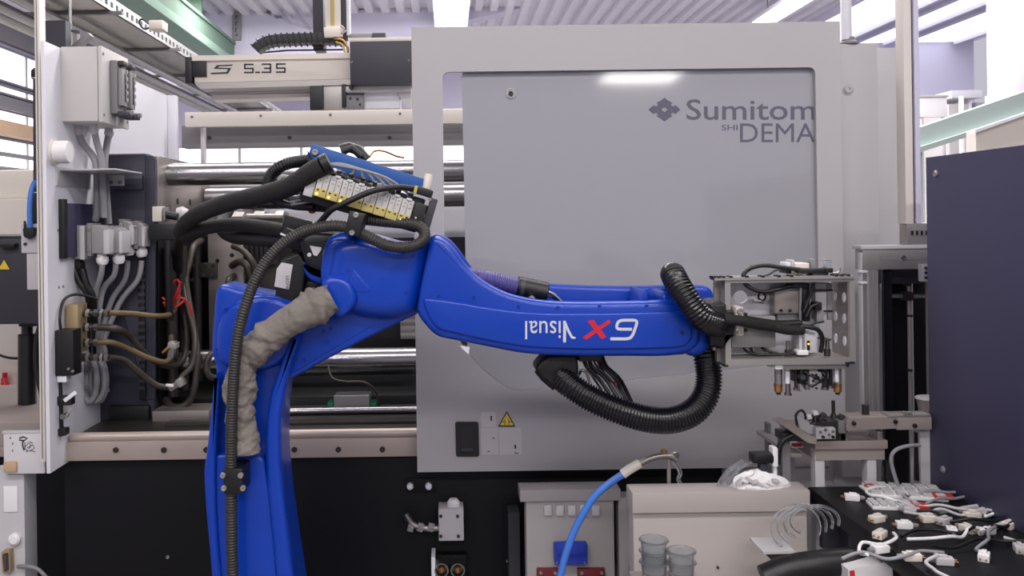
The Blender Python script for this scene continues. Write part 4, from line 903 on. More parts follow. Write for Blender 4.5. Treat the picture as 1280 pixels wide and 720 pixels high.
pbox('sensor', 1019, 378, 1028, 388, D + .0, D + .03, 'black', gr); pbox('sensor', 1021, 388, 1030, 404, D + .01, D + .03, 'mid_grey', gr)
va = pbox('vacuum_unit', 999, 417, 1020, 441, D + .0, D + .05, 'light_grey', gr, r=.003); pbox('unit_window', 1009, 426, 1012.5, 438, D - .002, D, 'black', va, r=0)
pbox('unit_slot', 1003, 418, 1006, 440, D - .002, D, 'mid_grey', va, r=0); put('unit_led', MB().cyl(W(1010.8, 430, D - .0035), W(1010.8, 430, D - .001), .0022, 8), 'led_orange', va)
pbox('unit_foot', 997, 438, 1011, 444, D - .008, D + .02, 'white_plastic', va)
for x, y0, y1 in ((985, 426, 447), (1034, 425, 446)):
    p_ = put('guide_post', MB().cyl(W(x, y1, D + .01), W(x, y0, D + .01), S(2.6, D), 12), 'steel', gr)
    put('post_collar', MB().cyl(W(x, y1 - 1, D + .01), W(x, y1 - 10, D + .01), S(4, D), 12), 'dark_steel', p_)
pbox('post_plate', 1030, 424, 1040, 426, D - .01, D + .03, 'dark_steel', gr)
# cables inside the frame
ptube('main_cable', [(905, 399, D - .045), (925, 401, D - .045), (945, 405, D - .03), (965, 408, D - .012), (985, 412, D - .008), (1003, 412, D + .0)], 6.5, 'braid', gr, sides=12)
ptube('main_cable', [(930, 398, D + .01), (955, 402, D + .0), (980, 405, D + .005), (1000, 404, D + .01)], 4, 'black_rubber', gr)
ptube('cable', [(1000, 408, D - .005), (1012, 409, D - .008), (1023, 413, D - .006), (1028, 424, D), (1026, 440, D + .01)], 2.8, 'black', gr)
ptube('cable', [(1008, 396, D), (1014, 384, D), (1022, 380, D)], 2.2, 'black', gr); ptube('cable', [(1005, 390, D), (1012, 372, D), (1016, 358, D)], 1.8, 'black', gr)
for k, xs in enumerate(((929, 440), (938, 442), (952, 438))):
    ptube('cable', [(xs[0], 434, D + .03), (xs[0] + 6, xs[1], D + .02), (xs[0] + 22, 443, D + .01), (975, 443, D + .01), (996, 441, D + .005)], 1.8, 'black', gr)
ptube('cable', [(992, 357, D), (975, 361, D - .005), (955, 365, D - .01), (938, 360, D - .01), (930, 352, D - .01), (930, 342, D - .01), (940, 335, D), (955, 332, D), (975, 334, D), (1000, 337, D)], 2.6, 'black_rubber', gr)
ptube('cable', [(938, 334, D + .01), (960, 331, D + .01), (985, 336, D + .01), (1040, 338, D + .01)], 2.2, 'black', gr)
ptube('cable', [(955, 345, D), (962, 343, D), (970, 338, D), (985, 336, D)], 1.2, 'dark_grey', gr)
ptube('cable', [(950, 365, D + .02), (948, 372, D + .02), (953, 376, D + .02), (957, 371, D + .02), (953, 365, D + .02)], 1.3, 'black', gr); rbox('tag', 948, 377, 14, 4, 10, D + .015, D + .02, 'steel', gr)
ptube('cable', [(1012, 408, D), (1020, 404, D), (1030, 402, D)], 1.2, 'black', gr)
# valves on top of the frame
tv = pbox('top_valve', 994, 329, 1012, 343, D + .02, D + .07, 'cream_paint', gr); pbox('top_valve_cap', 982, 328, 989, 335, D + .02, D + .06, 'white_panel', gr); pbox('top_valve_body', 982, 333, 990, 342, D + .015, D + .06, 'black', gr)
pbox('top_valve', 989, 325, 994, 343, D + .03, D + .07, 'light_grey', gr); pbox('top_cylinder', 1014, 324, 1021, 342, D + .02, D + .05, 'mid_grey', gr)
pbox('top_bar', 998, 336, 1038, 341, D - .005, D + .02, 'black', gr); pbox('top_bar', 1016, 341, 1036, 345, D + .0, D + .04, 'dark_grey', gr)
put('clear_cup', MB().lathe(W(1034, 344, D + .03), (0, 0, 1), [(.010, 0), (.010, .03), (.012, .036), (.006, .038)], 14), 'clear_plastic', gr)
put('hook', MB().tube(path([(1040, 341, D), (1045, 341, D), (1049, 339, D), (1050, 335, D)]), .002, 6), 'steel', gr); pbox('sensor_tip', 1032, 335, 1042, 341, D - .01, D + .02, 'black', gr)
put('clear_cup', MB().lathe(W(899, 380, D + .03), (0, 0, 1), [(.010, 0), (.011, .004), (.010, .025), (.012, .03)], 14), 'clear_plastic', gr)
# lower tooling
pl = pslab('tool_plate', [(960, 455.5), (1058, 454), (1058, 461), (980, 462), (960, 458)], D - .01, D + .12, 'alu', gr)
pbox('plate_clip', 969, 456, 979, 462, D - .014, D, 'white_plastic', pl); pbox('plate_end', 1058, 454, 1062, 459, D, D + .03, 'black', pl)
for x in (973, 1047):
    s_ = put('suction_post', MB().cyl(W(x, 460, D + .03), W(x, 480, D + .03), S(4.8, D), 14), 'alu', gr)
    put('suction_nut', MB().lathe(W(x, 491, D + .03), (0, 0, 1), [(.005, -.003), (.005, .001), (.009, .002), (.0095, .012), (.009, .014), (.010, .015), (.010, .022)], 12), 'brass', s_)
    put('suction_tip', MB().cyl(W(x, 493, D + .03), W(x, 490, D + .03), .0055, 10), 'black', s_)
for x, y1, r_, m in ((985, 494, 3.2, 'steel'), (995, 488, 2.4, 'dark_steel'), (1031, 487, 3.6, 'dark_steel'), (1038, 485, 2.6, 'black'), (1011, 486, 2.2, 'dark_steel')):
    p_ = put('gripper_pin', MB().cyl(W(x, 460, D + .02), W(x, y1, D + .02), S(r_, D), 12), m, gr); put('pin_foot', MB().cyl(W(x, y1 - 3, D + .02), W(x, y1, D + .02), S(r_ + 1.2, D), 12), 'steel', p_)
pbox('light_post', 982, 461, 988, 480, D + .005, D + .02, 'white_panel', gr); pbox('light_post', 1044, 461, 1049, 478, D, D + .02, 'white_panel', gr)
pbox('gripper_head', 1000, 462, 1009, 481, D + .0, D + .06, 'black', gr); gc = pbox('gripper_head', 1012, 462, 1023, 488, D + .005, D + .06, 'light_grey', gr)
for x, y in ((1015, 468), (1020, 468), (1015, 483), (1020, 485), (1016, 476)): bolt(x, y, D + .005, 1.1, 'black', gc, 'screw')
pbox('gripper_jaw', 1000, 480, 1003, 490, D + .0, D + .02, 'mid_grey', gr); pbox('gripper_jaw', 1008, 478, 1011, 488, D + .0, D + .02, 'mid_grey', gr)
pbox('crossbar', 990, 462, 1040, 465, D + .02, D + .06, 'black', gr)
for p in ([(1005, 464, D - .005), (1014, 470, D - .01), (1022, 473, D - .01), (1026, 478, D)], [(1008, 478, D - .005), (1014, 482, D - .01), (1022, 479, D - .01), (1030, 470, D)], [(1026, 464, D), (1032, 470, D - .005), (1036, 480, D)]): ptube('air_line', p, 1.4, 'black', gr, sides=6)
pcyl('elbow_fitting', 1022, 472.5, D - .012, D + .01, 2.8, 'black', gr); pcyl('elbow_fitting', 1004, 472, D - .012, D + .01, 3.4, 'dark_grey', gr)
# ================================================================== RIGHT SIDE
D = 2.45
en = thing('profile_enclosure', 'aluminium profile enclosure with dark interior right of the machine', 'enclosure', W(1100, 580, D) - Vector((0, 0, W(1100, 580, D).z)))
def post(name, x0, x1, y0, y1, d0, d1, m, p, grooves=()):
    o = pbox(name, x0, y0, x1, y1, d0, d1, m, p)
    for g0, g1 in grooves: pbox('profile_groove', g0, y0 + 1, g1, y1 - 1, d0 - .0008, d0 + .001, 'mid_grey', o, r=0)
    return o
p1 = post('left_post', 1083, 1104, 312, 760, D, D + .045, 'alu', en, ((1090, 1092), (1097, 1099)))
post('conduit', 1076, 1081, 316, 523, D - .005, D + .015, 'light_grey', en)
for y in (338, 352): pbox('conduit_clip', 1075, y, 1085, y + 3, D - .01, D + .01, 'white_panel', en)
tb_ = pbox('top_beam', 1078, 310, 1180, 336, D - .002, D + .045, 'alu', en); pbox('profile_groove', 1100, 321, 1180, 324, D - .003, D, 'mid_grey', tb_, r=0); pbox('beam_cap', 1076, 307, 1180, 310.5, D - .006, D + .05, 'light_grey', tb_)
bolt(1129, 322, D - .002, 3, 'steel', tb_)
pbox('back_panel', 1104, 310, 1185, 700, D + .17, D + .18, 'bed_black', en); pbox('inner_wall', 1104, 336, 1120, 700, D + .045, D + .06, 'dark_glass', en)
pbox('inner_rail', 1104, 336, 1180, 354, D + .06, D + .165, 'dark_grey', en)
put('right_post', MB().box(W(1168, 400, D).x, W(1186, 400, D).x, D, D + .045, 0, W(1168, 308, D).z), 'alu', en)
put('left_foot', MB().box(W(1085, 700, D).x, W(1102, 700, D).x, D + .002, D + .043, 0, W(1085, 758, D).z), 'alu', en)
# post above the enclosure
pa = W(1130, 100, D); pb = W(1147, 100, D); zt = ZCEIL - .01
up = put('upper_post', MB().box(pa.x, W(1140, 100, D).x, D, D + .045, W(1130, 280, D).z, zt, .002), 'cream_paint', en)
put('post_gap', MB().box(W(1140, 100, D).x, W(1143.5, 100, D).x, D + .012, D + .04, W(1130, 280, D).z, zt), 'cabinet_navy', up)
put('post_cheek', MB().box(W(1143.5, 100, D).x, W(1150, 100, D).x, D + .002, D + .04, W(1130, 280, D).z, zt, .002), 'wall_lavender', up)
fb = pbox('foot_bracket', 1134, 279, 1182, 307, D + .0, D + .045, 'alu', en); pbox('vent_strip', 1138, 288, 1180, 294, D - .002, D, 'mid_grey', fb, r=0)
for k in range(7): pbox('vent_slot', 1139 + k * 6, 288.5, 1142 + k * 6, 293.5, D - .003, D, 'black', fb, r=0)
hb = pbox('hinge_block', 1152, 330, 1168, 352, D - .02, D, 'light_grey', en)
for y in (335, 341, 347): bolt(1157, y, D - .02, 1.8, 'dark_grey', hb)
# stand inside
sd = thing('cross_stand', 'slim steel stand with cross arm inside the dark enclosure', 'stand', W(1137, 540, D + .11))
p = W(1137, 350, D + .11); put('pole', MB().cyl((p.x, p.y, W(1137, 545, D + .11).z - .5), (p.x, p.y, p.z), S(3.4, 2.6), 12), 'alu', sd)
put('cross_arm', MB().cyl(W(1112, 370, D + .11), W(1168, 370, D + .11), S(2.6, 2.6), 10), 'alu', sd); pbox('cross_clamp', 1131, 365, 1143, 376, D + .095, D + .125, 'dark_steel', sd); pbox('top_nut', 1134, 349, 1140, 358, D + .097, D + .123, 'dark_steel', sd)
for y in (393, 461): put('ring', MB().cyl(W(1137, y, D + .11), W(1137, y + 3, D + .11), S(4, 2.6), 12), 'black', sd)
put('stand_foot', MB().cyl((p.x, p.y, 0), (p.x, p.y, W(1137, 545, D + .11).z - .49), .03, 16), 'dark_steel', sd)
# ------------------------------------------------------------------ assembly station
D = 2.2
zt = W(1060, 551, D).z
sn = thing('assembly_station', 'pinkish grey work table carrying the assembly jig', 'table', (W(1060, 560, D).x, D + .1, 0))
xa, xb = W(1019, 550, D).x, W(1110, 550, D).x
put('table_top', MB().box(xa, xb, D, D + .24, W(1060, 562, D).z, zt, .003), 'table_grey', sn)
put('apron', MB().box(xa + .004, xb - .006, D + .006, D + .02, W(1060, 576, D).z, W(1060, 562, D).z), 'table_grey', sn); put('apron', MB().box(xa + .004, xa + .02, D + .01, D + .23, W(1060, 576, D).z, W(1060, 562, D).z), 'table_grey', sn)
for x in (1021, 1086):
    for y in (D + .008, D + .2): put('leg', MB().box(W(x, 600, D).x, W(x + 12, 600, D).x, y, y + .03, 0, W(1060, 562, D).z, .002), 'light_grey', sn)
put('shelf', MB().box(xa + .03, xb - .03, D + .03, D + .22, W(1060, 640, D).z, W(1060, 634, D).z), 'light_grey', sn)
# linear unit to the right
lu = thing('linear_slide', 'steel slide beam lying across the assembly jig towards the dark cabinet', 'slide', W(1100, 540, D))
bs = pslab('beam', rpts([(1062, 522), (1122, 520), (1122, 536), (1058, 539), (1058, 527)], 1.5), D - .02, D + .04, 'table_grey', lu, r=.002)
pbox('carriage', 1121, 522, 1165, 537, D - .022, D + .02, 'table_grey', lu, r=.002); pbox('carriage_top', 1110, 518.5, 1164, 522, D - .022, D + .02, 'alu', lu)
for x, y in ((1067, 529), (1119, 527), (1143, 532)): bolt(x, y, D - .02 if x < 1120 else D - .022, 2.8, 'dark_steel', lu)
for x in (1133, 1139): pcyl('screw_head', x, 517, D - .025, D - .01, 2, 'alu', lu)
pbox('spacer', 1050, 541, 1061, 551, D + .0, D + .05, 'alu', lu); pbox('spacer', 1097, 539, 1104, 551, D + .0, D + .05, 'alu', lu)
put('adjuster', MB().lathe(W(1082, 521, D + .01), (0, 0, 1), [(.011, 0), (.011, .006), (.0085, .008), (.0085, .026), (.0095, .027), (.0095, .03)], 14), 'dark_steel', lu)
put('upright', MB().cyl(W(1150, 540, D + .02), W(1150, 600, D + .02), .014, 12), 'black', lu); pslab('leg_plate', [(1150, 538), (1165, 536), (1166, 612), (1152, 612)], D + .0, D + .05, 'light_grey', lu)
# jig parts on the table
jg = thing('assembly_jig', 'steel assembly jig with drilled block and cone pin on the table', 'jig', W(1035, 551, D))
bl = pbox('drilled_block', 1020, 535, 1045, 549, D - .02, D + .03, 'light_grey', jg)
for x, y in ((1025, 540), (1032, 537), (1036, 543), (1041, 539), (1029, 546)): bolt(x, y, D - .02, 1.6, 'mid_grey', bl, 'screw')
for x in (1028.5, 1041): bolt(x, 546, D - .021, 1.8, 'black', bl, 'hole')
put('cone_pin', MB().lathe(W(1042, 533, D + .04), (0, 0, 1), [(.014, 0), (.012, .014), (.006, .032), (.0045, .034), (.0045, .066)], 14), 'dark_steel', jg)
pslab('clamp_arm', [(1018, 528), (1048, 526), (1060, 531), (1060, 541), (1044, 541), (1030, 535)], D - .005, D + .05, 'dark_steel', jg, r=.002)
pbox('jig_block', 1048, 526, 1059, 542, D - .01, D + .02, 'mid_grey', jg)
pslab('side_plate', [(977, 531), (988, 529), (1022, 548), (1020, 556), (1010, 554)], D - .02, D + .05, 'table_grey', jg, r=.002)
pslab('side_rail', [(996, 519), (1003, 523), (1022, 535), (1020, 549), (1000, 538)], D + .0, D + .02, 'light_grey', jg)
put('cable', MB().tube(path([(996, 531, D), (995, 519, D), (1001, 513, D), (1006, 517, D), (1007, 524, D)]), .003, 8), 'black', jg)
for p in ([(1011, 526, D), (1016, 519, D), (1023, 520, D), (1026, 526, D)], [(1044, 522, D), (1052, 519, D), (1060, 524, D), (1066, 522, D)], [(1012, 530, D), (1024, 524, D), (1034, 526, D)]): ptube('wire', p, 1.2, 'black', jg, sides=6)
for x, y in ((1012, 522), (1020, 517), (1027, 524), (1031, 520), (1053, 522), (1057, 527)): rbox('small_part', x, y, 6, 5, random.uniform(-40, 40), D - .005, D + .012, random.choice(['white_plastic', 'steel', 'dark_grey']), jg)
put('pointed_screw', MB().lathe(W(1019, 526, D), (0, 0, 1), [(.008, 0), (.004, .012), (.003, .018), (.001, .021)], 10), 'black', jg)
put('jig_base', MB().box(W(979, 540, D).x, W(1058, 540, D).x, D + .0, D + .06, zt, W(1060, 541, D).z, .002), 'dark_steel', jg)
# second small table behind, left
st = thing('side_trolley', 'small trolley with light shelf boards behind the assembly table', 'trolley', (W(1000, 600, D).x, D + .35, 0))
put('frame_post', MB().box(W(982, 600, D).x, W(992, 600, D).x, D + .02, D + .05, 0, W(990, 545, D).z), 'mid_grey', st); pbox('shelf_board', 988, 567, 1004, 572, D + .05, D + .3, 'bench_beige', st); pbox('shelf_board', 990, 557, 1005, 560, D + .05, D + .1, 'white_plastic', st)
pbox('red_handle', 992, 555, 1003, 559, D + .045, D + .06, 'red', st); put('rear_post', MB().box(W(1008, 600, D).x, W(1012, 600, D).x, D + .26, D + .29, 0, W(1008, 560, D).z), 'mid_grey', st)
ptube('black_hose', [(972, 580, D), (974, 560, D), (980, 550, D), (990, 544, D)], 3.5, 'black', st)
# small vise / bucket by the cabinet
t = thing('parts_bowl', 'grey open parts bowl half hidden behind the dark cabinet', 'bowl', W(1160, 517, D + .05))
put('bowl', MB().lathe(W(1164, 518, D + .06), (0, 0, 1), [(.028, 0), (.032, .03), (.036, .042), (.034, .042), (.028, .02), (.01, .008)], 24), 'table_grey', t)
put('bowl_rim', MB().lathe(W(1164, 518, D + .06), (0, 0, 1), [(.036, .039), (.038, .041), (.036, .044)], 24), 'light_grey', t)
t = ptube('white_conduit', [(1150, 556, D - .04), (1132, 558, D - .05), (1118, 564, D - .05), (1114, 576, D - .05), (1120, 600, D - .05), (1130, 625, D - .05)], 2.4, 'cable_grey'); tag(t, 'light grey bent hose dropping from the slide beam to the bench', 'hose')
# ------------------------------------------------------------------ dark cabinet
XC = W(1160, 400, 2.2).x
cb = thing('dark_cabinet', 'dark navy sheet metal cabinet with round screws on its side', 'cabinet', (XC + .35, 1.7, W(1163, 604, 2.2).z))
cz0, cz1 = W(1163, 604, 2.2).z, W(1160, 197, 2.2).z
put('body', MB().box(XC + .003, XC + .7, 1.1, 2.196, cz0, cz1 - .003, .002), 'cabinet_navy', cb)
put('side_panel', MB().box(XC, XC + .003, 1.1, 2.2, cz0, cz1, .0012), 'cabinet_navy', cb)
for y, py in ((2.155, 217), (2.14, 587)):
    z = W(1175, py, y).z; put('screw', MB().lathe((XC, y, z), (-1, 0, 0), [(.0085, 0), (.0085, .002), (.006, .0045), (.003, .0045), (.0028, .003)], 14), 'alu', cb)
# ------------------------------------------------------------------ cluttered bench
zb = cz0 - .001
bn = thing('work_bench', 'black work bench covered with plugs and cable offcuts below the cabinet', 'bench', (1.5, 1.7, 0))
bx0 = .885
put('bench_top', MB().box(bx0, 2.3, 1.0, 2.19, zb - .04, zb, .004), 'bed_black', bn)
for x in (bx0 + .06, 2.2):
    for y in (1.06, 2.10): put('leg', MB().box(x, x + .05, y, y + .05, 0, zb - .04), 'dark_grey', bn)
put('apron', MB().box(bx0 + .02, 2.28, 2.15, 2.17, zb - .14, zb - .04), 'dark_grey', bn)
def onb(px, py):        # the bench point seen at this pixel
    u, v = px - CX, py - CY; dn = u * SR + v * CR; d = (ZC - zb) * F / dn
    return W(px, py, d)
# printed component trays
def tray(px, py, w, h, rot, label):
    p = onb(px, py); t = thing('component_tray', label, 'tray', p, 'trays on the bench')
    mt = Matrix.Translation(p) @ Matrix.Rotation(rot, 4, 'Z')
    put('base', MB().box(-w / 2, w / 2, -h / 2, h / 2, 0, .008, .002, mt), 'white_plastic', t)
    for i in range(6):
        for j in range(3): put('pocket', MB().box(-w / 2 + w * (i + .15) / 6, -w / 2 + w * (i + .85) / 6, -h / 2 + h * (j + .15) / 3, -h / 2 + h * (j + .85) / 3, .008, .013, 0, mt), 'light_grey', t)
    put('red_tab', MB().box(w / 2 - .03, w / 2 + .012, -h / 2, -h / 2 + .03, .004, .012, .001, mt), 'red', t); return t
tray(1130, 617, .17, .10, -.25, 'white component tray with rows of pockets standing by the light hose'); tray(1118, 634, .11, .05, -.15, 'small white component tray in front of the larger tray')
t = thing('red_cap_holder', 'small white holder with an orange red cap at the back of the bench', 'holder', onb(1088, 612))
p = onb(1088, 612); put('holder', MB().box(p.x - .02, p.x + .02, p.y - .02, p.y + .02, p.z, p.z + .006, .002), 'white_plastic', t); put('cap', MB().lathe(p + Vector((0, 0, .006)), (0, 0, 1), [(.014, 0), (.014, .004), (.008, .007)], 14), 'red', t)
rs = random.Random(11)
def plug(px, py, rot, kind, label, group):
    p = onb(px, py); t = thing('plug', label, 'plug', p, group)
    mt = Matrix.Translation(p) @ Matrix.Rotation(rot, 4, 'Z')
    put('housing', MB().box(-.016, .016, -.010, .010, 0, .014, .002, mt), kind, t)
    put('latch', MB().box(-.010, .006, -.004, .004, .014, .018, .001, mt), kind, t)
    for q in (-.005, .005): put('pin', MB().cyl(mt @ Vector((.016, q, .007)), mt @ Vector((.024, q, .007)), .0016, 6), 'brass', t)
    put('boot', MB().cyl(mt @ Vector((-.016, 0, .007)), mt @ Vector((-.028, 0, .007)), .006, 8, r1=.004), 'mid_grey', t); return t
for i, (x, y) in enumerate([(1065, 625), (1096, 652), (1140, 642), (1130, 660), (1160, 652), (1180, 655), (1190, 668), (1215, 648), (1228, 645), (1244, 641), (1262, 660), (1270, 650), (1235, 668), (1210, 665), (1275, 690), (1100, 690), (1140, 700), (1180, 705), (1230, 700), (1100, 672)]):
    plug(x, y, rs.uniform(0, 6.28), ['white_plastic', 'cream_paint', 'light_grey'][i % 3], ['white plug housing with brass pins lying on the bench', 'cream plug housing with brass pins lying on the bench', 'grey plug housing with brass pins lying on the bench'][i % 3], ['white plugs on the bench', 'cream plugs on the bench', 'grey plugs on the bench'][i % 3])
for i in range(16):
    x, y = rs.uniform(1105, 1270), rs.uniform(632, 700); pts = []; a = rs.uniform(0, 6.28); p = onb(x, y)
    for k in range(6):
        pts.append(p + Vector((0, 0, .005 + .012 * abs(math.sin(k * 1.3 + i))))); a += rs.uniform(-.9, .9); p = p + Vector((math.cos(a), math.sin(a) * .7, 0)) * .045
    m = ['white_plastic', 'cable_grey', 'black_rubber', 'light_grey'][i % 4]
    tag(put('cable_offcut', MB().tube(smooth(pts, 5), .0035, 7), m, ang=60), ['white', 'grey', 'black', 'pale grey'][i % 4] + ' offcut of thin cable curled on the bench', 'cable', ['white', 'grey', 'black', 'pale grey'][i % 4] + ' cable offcuts on the bench')
for (x, y, h_, lb) in ((1245, 622, .04, 'white standing plug with bent neck beside the cabinet'), (1259, 628, .05, 'white standing plug with gold tip beside the cabinet')):
    p = onb(x, y); t = thing('standing_plug', lb, 'plug', p); put('stem', MB().cyl(p, p + Vector((0, 0, h_)), .005, 10), 'white_plastic', t); put('head', MB().lathe(p + Vector((0, 0, h_ - .012)), (0, -.5, 1), [(.008, 0), (.013, .006), (.013, .018), (.008, .024)], 14), 'white_plastic', t); put('tip', MB().cyl(p + Vector((0, -.012, h_ - .006)), p + Vector((0, -.02, h_ - .01)), .005, 8), 'brass', t)
# pale rods lying on the bench
for i, (xa, ya, xb, yb) in enumerate(((1200, 640, 1250, 632), (1150, 648, 1182, 642), (1225, 670, 1262, 655))):
    tag(put('plastic_rod', MB().cyl(onb(xa, ya) + Vector((0, 0, .006)), onb(xb, yb) + Vector((0, 0, .006)), .006, 10), 'light_grey'), 'short pale plastic rod lying among the plugs', 'rod', 'plastic rods on the bench')
# ================================================================== BEIGE BENCH UNDER THE DOOR
D = 2.12
zq = W(900, 614, D).z
bb = thing('beige_cabinet', 'beige low cabinet with thick top edge under the sliding door', 'cabinet', (W(900, 700, D).x, D + .15, 0))
xa, xb = W(790, 620, D).x, W(1012, 620, D).x
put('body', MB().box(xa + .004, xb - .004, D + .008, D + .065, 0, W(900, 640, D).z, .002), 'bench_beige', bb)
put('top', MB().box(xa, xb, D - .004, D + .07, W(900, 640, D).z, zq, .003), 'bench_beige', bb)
bolt(897, 709, D + .008, 1.6, 'dark_grey', bb, 'lock')
t = thing('parts_bag', 'crumpled bag of white plastic parts on the beige cabinet', 'bag', W(948, 613, D + .035))
mb = MB(); n_ = 18
for i in range(9):
    a = i / 8 * math.pi / 2; mb_r = math.cos(a)
ringsB = []
for i in range(9):
    a = i / 8 * math.pi / 2
    ringsB.append([W(948, 613, D + .035) + Vector((math.cos(t_) * .075 * math.cos(a) * (1 + .12 * math.sin(3 * t_ + i)), math.sin(t_) * .03 * math.cos(a) * (1 + .15 * math.sin(5 * t_ + 2 * i)), .045 * math.sin(a) * (1 + .2 * math.sin(2 * t_ + i * .7)))) for t_ in [2 * math.pi * k / n_ for k in range(n_)]])
put('bag', MB().rings(ringsB), 'white_plastic', t, ang=20)
for k in range(8): rbox('part', 925 + k * 6.5, 604 - 3 * math.sin(k), 9, 4, rs.uniform(-50, 50), D + .005, D + .02, rs.choice(['white_plastic', 'light_grey']), t)
for i, (x, dx) in enumerate(((900, 22), (908, 24))):
    tag(put('clear_tube', MB().tube(path([(x - 4, 613, D + .04), (x + 2, 600, D + .04), (x + dx * .6, 586, D + .04), (x + dx + 8, 576, D + .05)]), .006, 10), 'clear_plastic'), 'bent transparent tube standing on the beige cabinet', 'tube', 'transparent tubes on the beige cabinet')
t = thing('black_gauge', 'flat black device at the back of the beige cabinet', 'device', W(955, 585, D + .03)); pbox('body', 942, 568, 970, 580, D + .02, D + .06, 'black', t, r=.006); pbox('stand', 950, 580, 960, 613, D + .03, D + .05, 'dark_grey', t); pbox('white_valve', 966, 560, 973, 584, D + .02, D + .05, 'white_plastic', t); pbox('valve_base', 967, 584, 972, 613, D + .03, D + .045, 'white_plastic', t)
# transparent cups in front
for i, (x, k, lb) in enumerate(((818, 0, 'bottom transparent cup of the taller stack before the beige cabinet'), (818, 1, 'middle transparent cup of the taller stack before the beige cabinet'), (818, 2, 'top transparent cup of the taller stack before the beige cabinet'), (852, 0, 'lower transparent cup of the shorter stack before the beige cabinet'), (852, 1, 'upper transparent cup of the shorter stack before the beige cabinet'))):
    p = W(x, 730, 1.92) + Vector((0, 0, .024 * k)); t = thing('clear_cup', lb, 'cup', p, 'transparent cups before the beige cabinet')
    put('cup', MB().lathe(p, (0, 0, 1), [(.024, 0), (.028, .045), (.031, .047), (.031, .050), (.026, .048), (.022, .003), (.005, .002)], 20), 'clear_plastic', t)
    put('rim_ring', MB().lathe(p + Vector((0, 0, .046)), (0, 0, 1), [(.0305, 0), (.033, .002), (.0305, .004)], 20), 'clear_plastic', t)
tz = W(830, 730, 1.92).z
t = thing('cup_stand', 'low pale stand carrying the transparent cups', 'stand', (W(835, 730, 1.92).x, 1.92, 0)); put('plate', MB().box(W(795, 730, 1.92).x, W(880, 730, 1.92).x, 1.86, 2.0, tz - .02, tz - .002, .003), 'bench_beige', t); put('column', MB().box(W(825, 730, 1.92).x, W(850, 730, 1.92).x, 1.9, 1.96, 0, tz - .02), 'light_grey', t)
for k in range(4):
    tag(put('clear_loop', MB().tube(smooth([W(965 + 60 * (.5 + .5 * math.cos(a)) + k * 8, 660 + (28 - 3 * k) * math.sin(a) - k * 3, 2.0 - .01 * k) for a in [2.2 + 4.4 * j / 12 for j in range(13)]], 3), .0035, 8), 'clear_plastic'), ['outermost', 'second', 'third', 'innermost'][k] + ' transparent hose loop hanging before the beige cabinet', 'hose', 'transparent hose loops')
t = thing('metal_hopper', 'small dark metal hopper below the transparent hose loops', 'hopper', W(972, 706, 2.0)); pslab('funnel', [(956, 692), (992, 691), (980, 705), (974, 707), (967, 703)], 1.98, 2.06, 'dark_steel', t); pslab('rim', [(954, 690), (994, 689), (994, 692), (954, 693)], 1.975, 2.065, 'light_grey', t)
put('black_pipe', MB().tube(path([(955, 724, 1.9), (985, 712, 1.9), (1020, 706, 1.9), (1060, 703, 1.9), (1100, 704, 1.9)]), .03, 14), 'black'); tag(bpy.data.objects['black_pipe'], 'thick black pipe bending across the front of the beige cabinet', 'pipe')
t = thing('carton', 'white tilted carton with a red mark in front of the bench', 'carton', W(1090, 720, 1.85)); pslab('box', [(1060, 712), (1115, 701), (1117, 735), (1062, 740)], 1.84, 1.92, 'white_plastic', t); pslab('red_mark', [(1062, 714), (1068, 713), (1069, 722), (1063, 723)], 1.8385, 1.841, 'red', t)
# ================================================================== SOCKET PANELS UNDER THE DOOR
D = 2.45
sk = thing('socket_panel', 'light grey socket panel with blue socket under the sliding door', 'panel', (W(712, 700, D).x, D + .05, 0))
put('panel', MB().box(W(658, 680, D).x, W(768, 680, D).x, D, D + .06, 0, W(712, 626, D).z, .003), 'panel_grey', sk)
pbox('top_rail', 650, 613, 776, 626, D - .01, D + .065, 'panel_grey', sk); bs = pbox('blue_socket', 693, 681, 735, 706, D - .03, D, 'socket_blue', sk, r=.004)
pbox('socket_lid', 696, 678, 732, 694, D - .042, D - .03, 'socket_blue', bs, r=.004)
for x in (696, 731): bolt(x, 703, D - .03, 1.2, 'alu', bs, 'screw')
for x0, x1 in ((671, 699), (722, 757)):
    rp = pbox('red_plate', x0, 711, x1, 760, D - .012, D, 'dark_red', sk, r=.003)
    for x in (x0 + 5, x1 - 5): bolt(x, 716, D - .012, 2, 'alu', rp, 'screw')
    pbox('red_insert', x0 + 6, 722, x1 - 6, 750, D - .02, D - .012, 'red', rp)
for k in range(5): pbox('terminal', 680 + k * 15, 632, 690 + k * 15, 645, D - .008, D, 'light_grey', sk)
s2 = thing('socket_panel', 'second light grey socket panel beside the transparent cups', 'panel', (W(800, 700, D).x, D + .05, 0))
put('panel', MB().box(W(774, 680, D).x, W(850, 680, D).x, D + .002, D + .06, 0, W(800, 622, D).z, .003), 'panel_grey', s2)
rp = pbox('red_plate', 787, 709, 815, 760, D - .012, D + .002, 'dark_red', s2, r=.003); bolt(791, 714, D - .012, 2, 'alu', rp, 'screw'); pbox('blue_socket', 793, 684, 804, 704, D - .03, D + .002, 'socket_blue', s2, r=.004)
